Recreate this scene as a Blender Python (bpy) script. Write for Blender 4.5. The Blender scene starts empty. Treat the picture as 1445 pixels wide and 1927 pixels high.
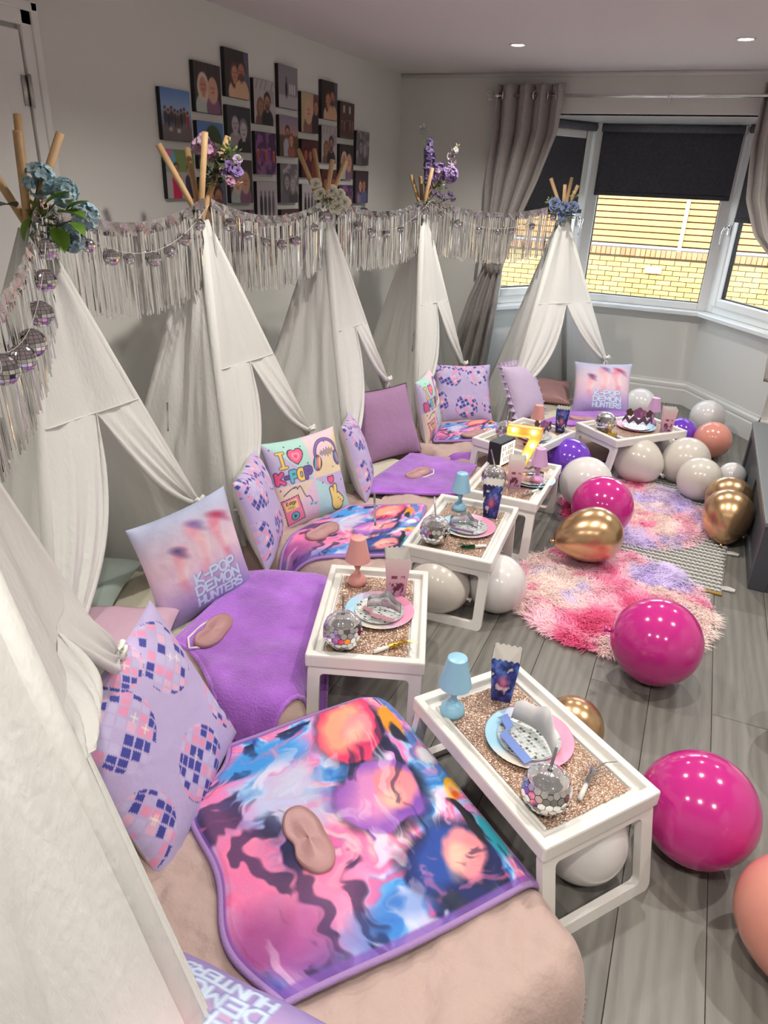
import bpy, bmesh, math, random
import numpy as np
from mathutils import Vector, Matrix
random.seed(7)
RNG = np.random.default_rng(7)
PI = math.pi
COL = bpy.context.scene.collection

# ---------------------------------------------------------------- camera
HC, FPX = 1.58, 1330.0
def cam_rot(yaw, pitch, roll):
    f = np.array([math.sin(yaw)*math.cos(pitch), math.cos(yaw)*math.cos(pitch), -math.sin(pitch)])
    r = np.array([math.cos(yaw), -math.sin(yaw), 0.0]); d = np.cross(f, r)
    c, s = math.cos(roll), math.sin(roll)
    return np.array([c*r+s*d, -s*r+c*d, f])
RC = cam_rot(math.radians(-22.56), math.radians(25.22), math.radians(-2.53))
cam_data = bpy.data.cameras.new('camera'); cam = bpy.data.objects.new('camera', cam_data); COL.objects.link(cam)
cam_data.sensor_fit = 'VERTICAL'; cam_data.sensor_height = 36.0; cam_data.lens = FPX/1927*36.0; cam_data.clip_start = 0.02
m = Matrix.Identity(4)
for i in range(3):
    m[i][0], m[i][1], m[i][2] = RC[0][i], -RC[1][i], -RC[2][i]
m[2][3] = HC
cam.matrix_world = m
scene = bpy.context.scene
scene.camera = cam
scene.view_settings.view_transform = 'Standard'
scene.view_settings.look = 'None'
scene.view_settings.gamma = 1.0
scene.view_settings.use_curve_mapping = False
scene.view_settings.exposure = 0.2
scene.cycles.max_bounces = 8
scene.cycles.caustics_reflective = False
scene.cycles.caustics_refractive = False
scene.cycles.sample_clamp_indirect = 6.0

# ---------------------------------------------------------------- world, sun
world = bpy.data.worlds.new('sky'); scene.world = world; world.use_nodes = True
wn = world.node_tree; wn.nodes.clear()
wo = wn.nodes.new('ShaderNodeOutputWorld'); wb = wn.nodes.new('ShaderNodeBackground'); ws = wn.nodes.new('ShaderNodeTexSky')
ws.sky_type = 'NISHITA'; ws.sun_disc = False; ws.sun_elevation = math.radians(42); ws.sun_rotation = math.radians(200); ws.dust_density = 3.0
wb.inputs['Strength'].default_value = 1.35
wh = wn.nodes.new('ShaderNodeHueSaturation'); wh.inputs['Saturation'].default_value = .45      # hazy bright sky
wn.links.new(ws.outputs[0], wh.inputs['Color']); wn.links.new(wh.outputs[0], wb.inputs[0]); wn.links.new(wb.outputs[0], wo.inputs[0])
sun_d = bpy.data.lights.new('sun', 'SUN'); sun_d.energy = 0.7; sun_d.angle = math.radians(2); sun_d.color = (1, .95, .86)
sun = bpy.data.objects.new('sun', sun_d); COL.objects.link(sun)
sun.rotation_euler = Vector((0.25, 1.0, -0.85)).to_track_quat('-Z', 'Y').to_euler()
LAMP_W = 55.0          # each ceiling downlight
LAMP_COL = (1.0, 0.955, 0.87)

# ---------------------------------------------------------------- pixel helpers (a pixel gives a direction only)
def ray(x, y):
    return RC.T @ np.array([(x-722.5)/FPX, (y-963.5)/FPX, 1.0])
def pz(x, y, z=0.0):
    d = ray(x, y); t = (z-HC)/d[2]; return Vector((t*d[0], t*d[1], z))
def pxx(x, y, X):
    d = ray(x, y); t = X/d[0]; return Vector((X, t*d[1], HC+t*d[2]))
def pyy(x, y, Y):
    d = ray(x, y); t = Y/d[1]; return Vector((t*d[0], Y, HC+t*d[2]))
def pr(x, y, ref):            # on the ray, as far away as ref
    d = ray(x, y); t = math.hypot(ref[0], ref[1])/math.hypot(d[0], d[1]); return Vector((t*d[0], t*d[1], HC+t*d[2]))

def proj(p):
    c = RC @ (np.array(p, float)-np.array([0, 0, HC])); return 722.5+FPX*c[0]/c[2], 963.5+FPX*c[1]/c[2]

# ---------------------------------------------------------------- colour and noise
def lin(c):
    c = np.asarray(c, float)/255.0
    return np.where(c <= .04045, c/12.92, ((c+.055)/1.055)**2.4)
def L3(r, g, b): return tuple(lin((r, g, b)))
def vnoise(x, y, seed=0):
    x = np.asarray(x, float); y = np.asarray(y, float)
    xi = np.floor(x).astype(int); yi = np.floor(y).astype(int); xf = x-xi; yf = y-yi
    def h(a, b):
        n = (a*374761393 + b*668265263 + seed*974711) & 0x7fffffff
        n = ((n ^ (n >> 13))*1274126177) & 0x7fffffff
        return ((n ^ (n >> 16)) & 0xffff)/65535.0
    u = xf*xf*(3-2*xf); v = yf*yf*(3-2*yf)
    return (h(xi, yi)*(1-u)+h(xi+1, yi)*u)*(1-v) + (h(xi, yi+1)*(1-u)+h(xi+1, yi+1)*u)*v
def fbm(x, y, seed=0, o=4):
    a = 0; w = .5
    for k in range(o):
        a = a + w*vnoise(np.asarray(x)*2**k, np.asarray(y)*2**k, seed+k*17); w *= .5
    return a/(1-.5**o)

# ---------------------------------------------------------------- materials
MATS = {}
def nodes_of(m):
    m.use_nodes = True; nt = m.node_tree
    return nt, nt.nodes['Principled BSDF']
def mat(name, col, rough=.5, metal=0.0, bump=None, spec=None, var=None, attr=False, trans=0.0, emit=None, coat=0.0, sss=0.0, sheen=0.0, rand=0.0, alpha=None, transm=0.0):
    """bump=(scale,strength[,stretch xyz]); var=(scale, amount); attr: colour from the 'Col' attribute"""
    if name in MATS: return MATS[name]
    m = bpy.data.materials.new(name); nt, p = nodes_of(m); N = nt.nodes.new; K = nt.links.new
    p.inputs['Base Color'].default_value = (*col, 1); p.inputs['Roughness'].default_value = rough; p.inputs['Metallic'].default_value = metal
    if spec is not None: p.inputs['Specular IOR Level'].default_value = spec
    if coat: p.inputs['Coat Weight'].default_value = coat; p.inputs['Coat Roughness'].default_value = .08
    if sss:
        p.inputs['Subsurface Weight'].default_value = sss; p.inputs['Subsurface Radius'].default_value = (.05, .03, .03); p.inputs['Subsurface Scale'].default_value = .5
    if sheen: p.inputs['Sheen Weight'].default_value = sheen; p.inputs['Sheen Roughness'].default_value = .4
    if transm: p.inputs['Transmission Weight'].default_value = transm
    if alpha is not None: p.inputs['Alpha'].default_value = alpha
    if emit: p.inputs['Emission Color'].default_value = (*emit[0], 1); p.inputs['Emission Strength'].default_value = emit[1]
    src = None
    if attr:
        a = N('ShaderNodeAttribute'); a.attribute_name = 'Col'; src = a.outputs['Color']
    tc = N('ShaderNodeTexCoord')
    if var or rand:
        hs = N('ShaderNodeHueSaturation')
        if src: K(src, hs.inputs['Color'])
        else: hs.inputs['Color'].default_value = (*col, 1)
        val = None
        if var:
            t = N('ShaderNodeTexNoise'); t.inputs['Scale'].default_value = var[0]; t.inputs['Detail'].default_value = 5
            K(tc.outputs['Object'], t.inputs['Vector'])
            r = N('ShaderNodeMapRange'); r.inputs['From Min'].default_value = .25; r.inputs['From Max'].default_value = .75
            r.inputs['To Min'].default_value = 1-var[1]; r.inputs['To Max'].default_value = 1+var[1]
            K(t.outputs['Fac'], r.inputs['Value']); val = r.outputs[0]
        if rand:
            oi = N('ShaderNodeObjectInfo'); r2 = N('ShaderNodeMapRange'); r2.inputs['To Min'].default_value = 1-rand; r2.inputs['To Max'].default_value = 1+rand
            K(oi.outputs['Random'], r2.inputs['Value'])
            if val:
                mu = N('ShaderNodeMath'); mu.operation = 'MULTIPLY'; K(val, mu.inputs[0]); K(r2.outputs[0], mu.inputs[1]); val = mu.outputs[0]
            else: val = r2.outputs[0]
        K(val, hs.inputs['Value']); src = hs.outputs['Color']
    if src: K(src, p.inputs['Base Color'])
    if bump:
        t = N('ShaderNodeTexNoise'); t.inputs['Scale'].default_value = bump[0]; t.inputs['Detail'].default_value = 6
        mp = N('ShaderNodeMapping'); mp.inputs['Scale'].default_value = bump[2] if len(bump) > 2 else (1, 1, 1)
        K(tc.outputs['Object'], mp.inputs['Vector']); K(mp.outputs[0], t.inputs['Vector'])
        b = N('ShaderNodeBump'); b.inputs['Strength'].default_value = bump[1]; b.inputs['Distance'].default_value = .01
        K(t.outputs['Fac'], b.inputs['Height']); K(b.outputs[0], p.inputs['Normal'])
    if trans:
        out = nt.nodes['Material Output']; tr = N('ShaderNodeBsdfTranslucent'); mx = N('ShaderNodeMixShader'); mx.inputs[0].default_value = trans
        if src: K(src, tr.inputs['Color'])
        else: tr.inputs['Color'].default_value = (*col, 1)
        K(p.outputs[0], mx.inputs[1]); K(tr.outputs[0], mx.inputs[2]); K(mx.outputs[0], out.inputs[0])
    MATS[name] = m
    return m

# ---------------------------------------------------------------- mesh builder
class MB:
    def __init__(s): s.v = []; s.f = []; s.c = []; s.mi = []; s.cur = None; s.m = 0
    def vert(s, p, c=None):
        s.v.append(tuple(p)); s.c.append(c if c is not None else (s.cur or (1, 1, 1))); return len(s.v)-1
    def face(s, idx): s.f.append(tuple(idx)); s.mi.append(s.m)
    def box(s, c, size, M=None):
        x, y, z = size[0]/2, size[1]/2, size[2]/2; b = len(s.v)
        for dx, dy, dz in ((-x,-y,-z),(x,-y,-z),(x,y,-z),(-x,y,-z),(-x,-y,z),(x,-y,z),(x,y,z),(-x,y,z)):
            p = Vector((c[0]+dx, c[1]+dy, c[2]+dz)); s.vert(M @ p if M else p)
        for q in ((3,2,1,0),(4,5,6,7),(0,1,5,4),(1,2,6,5),(2,3,7,6),(3,0,4,7)): s.face([b+i for i in q])
        return s
    def bbox(s, c, size, bev=.004, M=None):
        """bevelled box"""
        bm = bmesh.new(); bmesh.ops.create_cube(bm, size=1.0)
        for v in bm.verts: v.co = Vector((v.co.x*size[0]+c[0], v.co.y*size[1]+c[1], v.co.z*size[2]+c[2]))
        bmesh.ops.bevel(bm, geom=list(bm.edges), offset=min(bev, min(size)*.45), segments=2, affect='EDGES', profile=.5)
        s.bm(bm, M); return s
    def bm(s, bm, M=None):
        b = len(s.v); bm.verts.ensure_lookup_table()
        for v in bm.verts: s.vert(M @ v.co if M else v.co)
        for f in bm.faces: s.face([b+v.index for v in f.verts])
        bm.free()
    def grid(s, P, closed_u=False, closed_v=False, colors=None):
        """P[i][j] array (ni, nj, 3)"""
        P = np.asarray(P, float); ni, nj = P.shape[:2]; b = len(s.v)
        s.v.extend(map(tuple, P.reshape(-1, 3)))
        if colors is not None: s.c.extend(map(tuple, np.asarray(colors).reshape(-1, 3)))
        else: s.c.extend([s.cur or (1, 1, 1)]*(ni*nj))
        for i in range(ni if closed_u else ni-1):
            i2 = (i+1) % ni
            for j in range(nj if closed_v else nj-1):
                j2 = (j+1) % nj
                s.f.append((b+i*nj+j, b+i2*nj+j, b+i2*nj+j2, b+i*nj+j2)); s.mi.append(s.m)
        return s
    def tube(s, pts, rad, n=8, cap=True):
        pts = [Vector(p) for p in pts]; k = len(pts)
        if not hasattr(rad, '__len__'): rad = [rad]*k
        up = None; rings = []
        for i in range(k):
            t = (pts[min(i+1, k-1)]-pts[max(i-1, 0)]); t = t.normalized() if t.length > 1e-9 else Vector((0, 0, 1))
            if up is None: up = Vector((0, 0, 1)) if abs(t.z) < .9 else Vector((1, 0, 0))
            a = t.cross(up)
            if a.length < 1e-6: a = t.orthogonal()
            a.normalize(); b_ = a.cross(t).normalized(); up = b_
            rings.append([[*(pts[i]+(a*math.cos(q*2*PI/n)+b_*math.sin(q*2*PI/n))*rad[i])] for q in range(n)])
        b = len(s.v); s.grid(rings, closed_v=True)
        if cap:
            s.face([b+q for q in range(n)]); s.face([b+(k-1)*n+q for q in reversed(range(n))])
        return s
    def lathe(s, prof, n=24, M=None):
        """prof: list of (r,z)"""
        P = [[(r*math.cos(q*2*PI/n), r*math.sin(q*2*PI/n), z) for q in range(n)] for r, z in prof]
        if M: P = [[tuple(M @ Vector(p)) for p in row] for row in P]
        s.grid(P, closed_v=True); return s
    def prism(s, poly, z0, z1, M=None):
        """poly in xy, extruded along z"""
        n = len(poly); b = len(s.v)
        for z in (z0, z1):
            for p in poly:
                q = Vector((p[0], p[1], z)); s.vert(M @ q if M else q)
        s.face([b+i for i in reversed(range(n))]); s.face([b+n+i for i in range(n)])
        for i in range(n): s.face([b+i, b+(i+1) % n, b+n+(i+1) % n, b+n+i])
        return s
    def mesh(s, name, mats, smooth=True, col=False):
        me = bpy.data.meshes.new(name)
        me.from_pydata(s.v, [], s.f)
        for mm in (mats if isinstance(mats, (list, tuple)) else [mats]): me.materials.append(mm)
        if any(s.mi): me.polygons.foreach_set('material_index', s.mi)
        if col:
            a = me.color_attributes.new('Col', 'FLOAT_COLOR', 'POINT')
            cc = np.ones((len(s.v), 4), np.float32); cc[:, :3] = np.asarray(s.c, np.float32)
            a.data.foreach_set('color', cc.ravel())
        if smooth: me.polygons.foreach_set('use_smooth', [True]*len(me.polygons))
        me.update(); return me
    def build(s, name, mats, parent=None, smooth=True, col=False, local=False):
        return link(name, s.mesh(name, mats, smooth, col), parent, local)
def world_of(o):
    if o is None: return Matrix.Identity(4)
    return world_of(o.parent) @ o.matrix_parent_inverse @ o.matrix_basis if o.parent else o.matrix_basis.copy()
def link(name, data, parent=None, local=False):
    """local: the mesh is in the parent's own coordinates, else in world coordinates"""
    o = bpy.data.objects.new(name, data); COL.objects.link(o)
    if parent is not None:
        o.parent = parent
        if not local: o.matrix_parent_inverse = world_of(parent).inverted()
    return o
def thing(name, label, cat, loc=(0, 0, 0), rotz=0.0, group=None):
    o = bpy.data.objects.new(name, None); COL.objects.link(o); o.empty_display_size = .05
    o.location = loc; o.rotation_euler = (0, 0, rotz); return tag(o, label, cat, group)
def tag(o, label, cat, group=None):
    o['label'] = label; o['category'] = cat
    if group: o['group'] = group
    return o
def struct(o): o['kind'] = 'structure'; return o
def copy_tree(o, parent=None):
    c = o.copy(); COL.objects.link(c); c.parent = parent
    for ch in list(o.children): copy_tree(ch, c)
    return c
def auto_smooth(o, ang=35):
    me = o.data; bm = bmesh.new(); bm.from_mesh(me)
    for e in bm.edges:
        if len(e.link_faces) == 2 and e.calc_face_angle(0) > math.radians(ang): e.smooth = False
    bm.to_mesh(me); bm.free(); return o

# ---------------------------------------------------------------- painter: flat prints as vertex colours
class Canvas:
    def __init__(s, nu, nv, col=(255, 255, 255), aspect=1.0):
        u, v = np.meshgrid(np.linspace(0, 1, nu), np.linspace(0, 1, nv), indexing='ij')
        s.u = u*aspect; s.v = v; s.a = aspect; s.px = 1.0/nv
        s.rgb = np.empty((nu, nv, 3)); s.rgb[:] = col
    def mix(s, al, col):
        al = np.clip(al, 0, 1)[..., None]; s.rgb = s.rgb*(1-al)+np.asarray(col, float)*al; return s
    def soft(s, d, w=None): return np.clip(.5-d/(w or s.px*1.4), 0, 1)
    def ell(s, x, y, rx, ry, col, rot=0, w=None, op=1.0):
        c, n = math.cos(rot), math.sin(rot); dx = s.u-x; dy = s.v-y; a = (dx*c+dy*n)/rx; b = (-dx*n+dy*c)/ry
        return s.mix(s.soft((np.sqrt(a*a+b*b)-1)*min(rx, ry), w)*op, col)
    def ring(s, x, y, rx, ry, t, col):
        a = (s.u-x)/rx; b = (s.v-y)/ry
        return s.mix(s.soft(np.abs(np.sqrt(a*a+b*b)-1)*min(rx, ry)-t), col)
    def rect(s, x0, y0, x1, y1, col, w=None, op=1.0):
        d = np.maximum(np.maximum(x0-s.u, s.u-x1), np.maximum(y0-s.v, s.v-y1)); return s.mix(s.soft(d, w)*op, col)
    def poly(s, pts, col, op=1.0):
        ins = np.zeros(s.u.shape, bool); n = len(pts)
        for i in range(n):
            (x0, y0), (x1, y1) = pts[i], pts[(i+1) % n]
            if y0 == y1: continue
            k = ((y0 > s.v) != (y1 > s.v)) & (s.u < (x1-x0)*(s.v-y0)/(y1-y0)+x0); ins ^= k
        return s.mix(ins*op, col)
    def line(s, pts, t, col, op=1.0):
        d = np.full(s.u.shape, 9.0)
        for (x0, y0), (x1, y1) in zip(pts[:-1], pts[1:]):
            ex, ey = x1-x0, y1-y0; q = np.clip(((s.u-x0)*ex+(s.v-y0)*ey)/(ex*ex+ey*ey+1e-12), 0, 1)
            d = np.minimum(d, np.hypot(s.u-x0-q*ex, s.v-y0-q*ey))
        return s.mix(s.soft(d-t)*op, col)
    def heart(s, x, y, r, col):
        a = (s.u-x)/r; b = (s.v-y)/r+.15
        return s.mix(((a*a+b*b-1)**3-a*a*b**3*1.1 < 0)*1.0, col)
    def text(s, x, y, h, w, txt, t, col, gap=.28):
        for ch in txt:
            for st in FONT.get(ch, []):
                s.line([(x+a*w, y+b*h) for a, b in st], t, col)
            x += w*(1+gap)*(.45 if ch == 'I' else (.7 if ch in '- ' else 1))
        return s
    def lin(s): return lin(np.clip(s.rgb, 0, 255))
FONT = {'I': [[(.1, 0), (.1, 1)]], 'K': [[(0, 0), (0, 1)], [(.9, 1), (0, .42), (.95, 0)]], 'P': [[(0, 0), (0, 1), (.75, 1), (1, .85), (1, .58), (.75, .43), (0, .43)]],
 'O': [[(.25, 0), (.75, 0), (1, .25), (1, .75), (.75, 1), (.25, 1), (0, .75), (0, .25), (.25, 0)]], 'D': [[(0, 0), (0, 1), (.65, 1), (1, .7), (1, .3), (.65, 0), (0, 0)]],
 'E': [[(1, 1), (0, 1), (0, 0), (1, 0)], [(0, .5), (.8, .5)]], 'M': [[(0, 0), (0, 1), (.5, .35), (1, 1), (1, 0)]], 'N': [[(0, 0), (0, 1), (1, 0), (1, 1)]],
 'H': [[(0, 0), (0, 1)], [(1, 0), (1, 1)], [(0, .5), (1, .5)]], 'U': [[(0, 1), (0, .25), (.25, 0), (.75, 0), (1, .25), (1, 1)]], 'T': [[(0, 1), (1, 1)], [(.5, 1), (.5, 0)]],
 'R': [[(0, 0), (0, 1), (.75, 1), (1, .85), (1, .6), (.75, .45), (0, .45)], [(.5, .45), (1, 0)]], 'S': [[(1, .85), (.75, 1), (.25, 1), (0, .8), (.2, .55), (.8, .45), (1, .2), (.75, 0), (.25, 0), (0, .15)]],
 '-': [[(.05, .5), (.6, .5)]]}
# ================================================================ materials used by the setting
M_WALL = mat('wall_paint', (.72, .715, .68), .85, bump=(220, .05))
M_CEIL = mat('ceiling_paint', (.72, .69, .68), .9, bump=(150, .03))
M_GLOSSW = mat('white_gloss_paint', (.78, .77, .75), .35)
M_UPVC = mat('white_upvc', (.82, .82, .80), .3)
M_CHROME = mat('chrome', (.8, .8, .8), .12, 1.0)
M_STEEL = mat('brushed_steel', (.5, .49, .47), .35, 1.0)
M_BLACK = mat('black_plastic', (.012, .012, .013), .4)
def wood_floor():
    m = bpy.data.materials.new('grey_oak_laminate'); nt, p = nodes_of(m); N = nt.nodes.new; K = nt.links.new
    tc = N('ShaderNodeTexCoord'); oi = N('ShaderNodeObjectInfo'); ad = N('ShaderNodeVectorMath'); ad.operation = 'MULTIPLY_ADD'
    cb = N('ShaderNodeCombineXYZ')
    for i, k in enumerate((37.0, 91.0, 13.0)):
        mu = N('ShaderNodeMath'); mu.operation = 'MULTIPLY'; mu.inputs[1].default_value = k; K(oi.outputs['Random'], mu.inputs[0]); K(mu.outputs[0], cb.inputs[i])
    ad.inputs[1].default_value = (1, 1, 1); K(tc.outputs['Object'], ad.inputs[0]); K(cb.outputs[0], ad.inputs[2])
    mp = N('ShaderNodeMapping'); mp.inputs['Scale'].default_value = (22, 1.6, 10); K(ad.outputs[0], mp.inputs['Vector'])
    n1 = N('ShaderNodeTexNoise'); n1.inputs['Scale'].default_value = 1.0; n1.inputs['Detail'].default_value = 8; n1.inputs['Distortion'].default_value = 1.1; K(mp.outputs[0], n1.inputs['Vector'])
    mp2 = N('ShaderNodeMapping'); mp2.inputs['Scale'].default_value = (5, .9, 5); K(ad.outputs[0], mp2.inputs['Vector'])
    wv = N('ShaderNodeTexWave'); wv.inputs['Scale'].default_value = 1.6; wv.inputs['Distortion'].default_value = 9; wv.inputs['Detail'].default_value = 4; K(mp2.outputs[0], wv.inputs['Vector'])
    mp3 = N('ShaderNodeMapping'); mp3.inputs['Scale'].default_value = (160, 6, 10); K(ad.outputs[0], mp3.inputs['Vector'])
    n3 = N('ShaderNodeTexNoise'); n3.inputs['Scale'].default_value = 1; n3.inputs['Detail'].default_value = 3; K(mp3.outputs[0], n3.inputs['Vector'])
    mx = N('ShaderNodeMath'); mx.operation = 'MULTIPLY_ADD'; mx.inputs[1].default_value = .3; K(wv.outputs['Fac'], mx.inputs[0]); K(n1.outputs['Fac'], mx.inputs[2])
    m3 = N('ShaderNodeMath'); m3.operation = 'MULTIPLY_ADD'; m3.inputs[1].default_value = .22; K(n3.outputs['Fac'], m3.inputs[0]); K(mx.outputs[0], m3.inputs[2])
    cr = N('ShaderNodeValToRGB'); e = cr.color_ramp.elements
    e[0].position = .40; e[0].color = (.135, .128, .115, 1); e[1].position = 1.04; e[1].color = (.215, .207, .187, 1)
    K(m3.outputs[0], cr.inputs[0])
    hs = N('ShaderNodeHueSaturation'); r2 = N('ShaderNodeMapRange'); r2.inputs['To Min'].default_value = .85; r2.inputs['To Max'].default_value = 1.15
    K(oi.outputs['Random'], r2.inputs['Value']); K(r2.outputs[0], hs.inputs['Value']); K(cr.outputs[0], hs.inputs['Color']); K(hs.outputs[0], p.inputs['Base Color'])
    p.inputs['Roughness'].default_value = .42
    b = N('ShaderNodeBump'); b.inputs['Strength'].default_value = .15; b.inputs['Distance'].default_value = .004; K(n3.outputs['Fac'], b.inputs['Height']); K(b.outputs[0], p.inputs['Normal'])
    return m
M_FLOOR = wood_floor()

XL, YF, CZ = -2.25, 5.40, 2.255          # left wall, far wall, ceiling
XR, YB = 1.75, -1.1                       # right and back walls, out of view
BAY = [Vector((-1.46, YF, 0)), Vector((-.95, 6.17, 0)), Vector((.05, 6.17, 0)), Vector((.56, YF, 0))]
SILL, SOFF = .745, 2.02

# ---------------------------------------------------------------- floor of planks
fl = MB(); fl.prism([(XL, YB), (XR, YB), (XR, YF), (BAY[3].x, YF), (BAY[2].x, 6.17), (BAY[1].x, 6.17), (BAY[0].x, YF), (XL, YF)], -.08, -.012)
floor = struct(fl.build('floor', mat('underlay', (.06, .055, .05), .9), smooth=False))
plank_mesh = {}
def plank_data(L):
    k = round(L, 2)
    if k not in plank_mesh:
        b = MB(); b.bbox((0, 0, -.006), (.1985, L-.0015, .012), .0012); plank_mesh[k] = b.mesh('plank', M_FLOOR, smooth=False)
    return plank_mesh[k]
pk = random.Random(3)
for i in range(20):
    x = -2.2785 + .2*(i+.5)          # a seam at x = .1215, as in the photograph
    if x-.1 < XL: x0 = x
    y = YB - pk.random()*1.2
    bay_in = BAY[0].x+.45 < x < BAY[3].x-.45
    ymax = 6.17 if bay_in else (YF+.02 if not (BAY[0].x < x < BAY[3].x) else YF+.38)
    while y < ymax-.02:
        L = 1.28; y0 = max(y, YB); y1 = min(y+L, ymax)
        if y1-y0 > .05:
            o = link('plank', plank_data(y1-y0), floor); o.location = (x, (y0+y1)/2, 0)
        y += L

# ---------------------------------------------------------------- walls, ceiling
def wall_seg(name, a, b, z0, z1, th=.12, m=M_WALL, out=1):
    """a wall whose inner face runs from a to b (room on the right-hand side of a->b when out=1)"""
    d = (b-a); L = d.length; d.normalize(); n = Vector((-d.y, d.x, 0))*out
    s = MB(); s.prism([(a.x, a.y), (b.x, b.y), (b.x+n.x*th, b.y+n.y*th), (a.x+n.x*th, a.y+n.y*th)], z0, z1)
    return struct(s.build(name, m, smooth=False))
V3 = Vector
wall_seg('wall_left', V3((XL, YB, 0)), V3((XL, YF, 0)), -.05, CZ+.05)
wall_seg('wall_back', V3((XR, YB, 0)), V3((XL, YB, 0)), -.05, CZ+.05)
wall_seg('wall_right', V3((XR, YF, 0)), V3((XR, YB, 0)), -.05, CZ+.05)
wf = MB()
for a, b, z0, z1 in ((XL, BAY[0].x, -.05, CZ+.05), (BAY[3].x, XR, -.05, CZ+.05), (BAY[0].x, BAY[3].x, SOFF, CZ+.05)):
    wf.prism([(a, YF), (b, YF), (b, YF+.12), (a, YF+.12)], z0, z1)
struct(wf.build('wall_far', M_WALL, smooth=False))
for i, nm in enumerate(('wall_bay_left', 'wall_bay_centre', 'wall_bay_right')):
    wall_seg(nm, BAY[i], BAY[i+1], -.05, SILL-.03, .1)
c = MB(); c.prism([(XL-.1, YB-.1), (XR+.1, YB-.1), (XR+.1, YF), (XL-.1, YF)], CZ, CZ+.1)
struct(c.build('ceiling', M_CEIL, smooth=False))
c = MB(); c.prism([(BAY[0].x+.012, YF+.018), (BAY[3].x-.012, YF+.018), (BAY[2].x+.1, 6.32), (BAY[1].x-.1, 6.32)], SOFF, SOFF+.1)
struct(c.build('ceiling_bay', M_GLOSSW, smooth=False))
# thin cornice along the far wall
c = MB(); c.tube([(XL, YF-.012, CZ-.012), (XR, YF-.012, CZ-.012)], .014, 8); struct(c.build('trim_1', M_CEIL))

def base_profile(h=.17):
    return [(0, 0), (.018, 0), (.018, h*.62), (.013, h*.68), (.016, h*.74), (.016, h*.84), (.008, h*.92), (.006, h), (0, h)]
def skirting(name, a, b, h=.19):
    d = (b-a); L = d.length; d.normalize(); n = Vector((d.y, -d.x, 0))
    s = MB(); pr_ = base_profile(h); rows = []
    for q in (a, b): rows.append([(q.x+n.x*u, q.y+n.y*u, z) for u, z in pr_])
    s.grid(rows); return struct(s.build(name, M_GLOSSW, smooth=False))
for i, nm in enumerate(('baseboard_bay_left', 'baseboard_bay_centre', 'baseboard_bay_right')): skirting(nm, BAY[i], BAY[i+1])
skirting('baseboard_left', V3((XL, 2.15, 0)), V3((XL, YF, 0)))
skirting('baseboard_far_left', V3((XL, YF, 0)), BAY[0])
skirting('baseboard_far_right', BAY[3], V3((XR, YF, 0)))

# ---------------------------------------------------------------- door in the left wall
dr = struct(MB().bbox((XL+.012, 1.66, .99), (.03, .78, 1.97), .003).build('door_1', M_GLOSSW, smooth=False))
for z0, z1 in ((.2, .85), (1.0, 1.85)):
    for y in (1.48, 1.84):
        p = MB(); p.bbox((XL+.028, y, (z0+z1)/2), (.006, .25, z1-z0), .003); p.build('door_panel', M_GLOSSW, dr, False)
for z in (.3, 1.80):
    h = MB(); h.tube([(XL+.036, 2.056, z-.05), (XL+.036, 2.056, z+.05)], .007, 10)
    h.box((XL+.03, 2.044, z), (.003, .03, .09)); h.build('hinge', M_STEEL, dr)
tr = MB()
for y0, y1, z0, z1 in ((2.062, 2.135, 0, 2.065), (1.19, 1.262, 0, 2.065), (1.19, 2.135, 1.99, 2.065)):
    tr.bbox((XL+.014, (y0+y1)/2, (z0+z1)/2), (.028, y1-y0, z1-z0), .006)
    tr.bbox((XL+.018, (y0+y1)/2+(.02 if y1-y0 < .1 and y0 > 1.5 else 0), (z0+z1)/2+(.02 if y1-y0 > .1 else 0)), (.036, min(.03, y1-y0) if y1-y0 < .1 else y1-y0, (z1-z0) if y1-y0 < .1 else .03), .005)
struct(tr.build('trim_2', M_GLOSSW, smooth=False))

# ---------------------------------------------------------------- bay windows
M_GLASS = None
def glass_mat():
    m = bpy.data.materials.new('window_glass'); nt, p = nodes_of(m); N = nt.nodes.new; K = nt.links.new
    g = N('ShaderNodeBsdfGlossy'); g.inputs['Roughness'].default_value = .02; t = N('ShaderNodeBsdfTransparent'); t.inputs['Color'].default_value = (.96, .98, .97, 1)
    x = N('ShaderNodeMixShader'); x.inputs[0].default_value = .05
    K(t.outputs[0], x.inputs[1]); K(g.outputs[0], x.inputs[2]); K(x.outputs[0], nt.nodes['Material Output'].inputs[0])
    return m
M_GLASS = glass_mat()
M_SEAL = mat('black_gasket', (.02, .02, .02), .6)
def seg_matrix(i):
    a, b = BAY[i], BAY[i+1]; d = (b-a).normalized(); n = Vector((-d.y, d.x, 0))    # n points outwards
    M = Matrix.Identity(4)
    for k in range(3): M[k][0] = d[k]; M[k][1] = n[k]; M[k][2] = (0, 0, 1)[k]; M[k][3] = a[k]
    return M, (b-a).length
WZ0, WZ1 = SILL, SOFF
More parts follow.
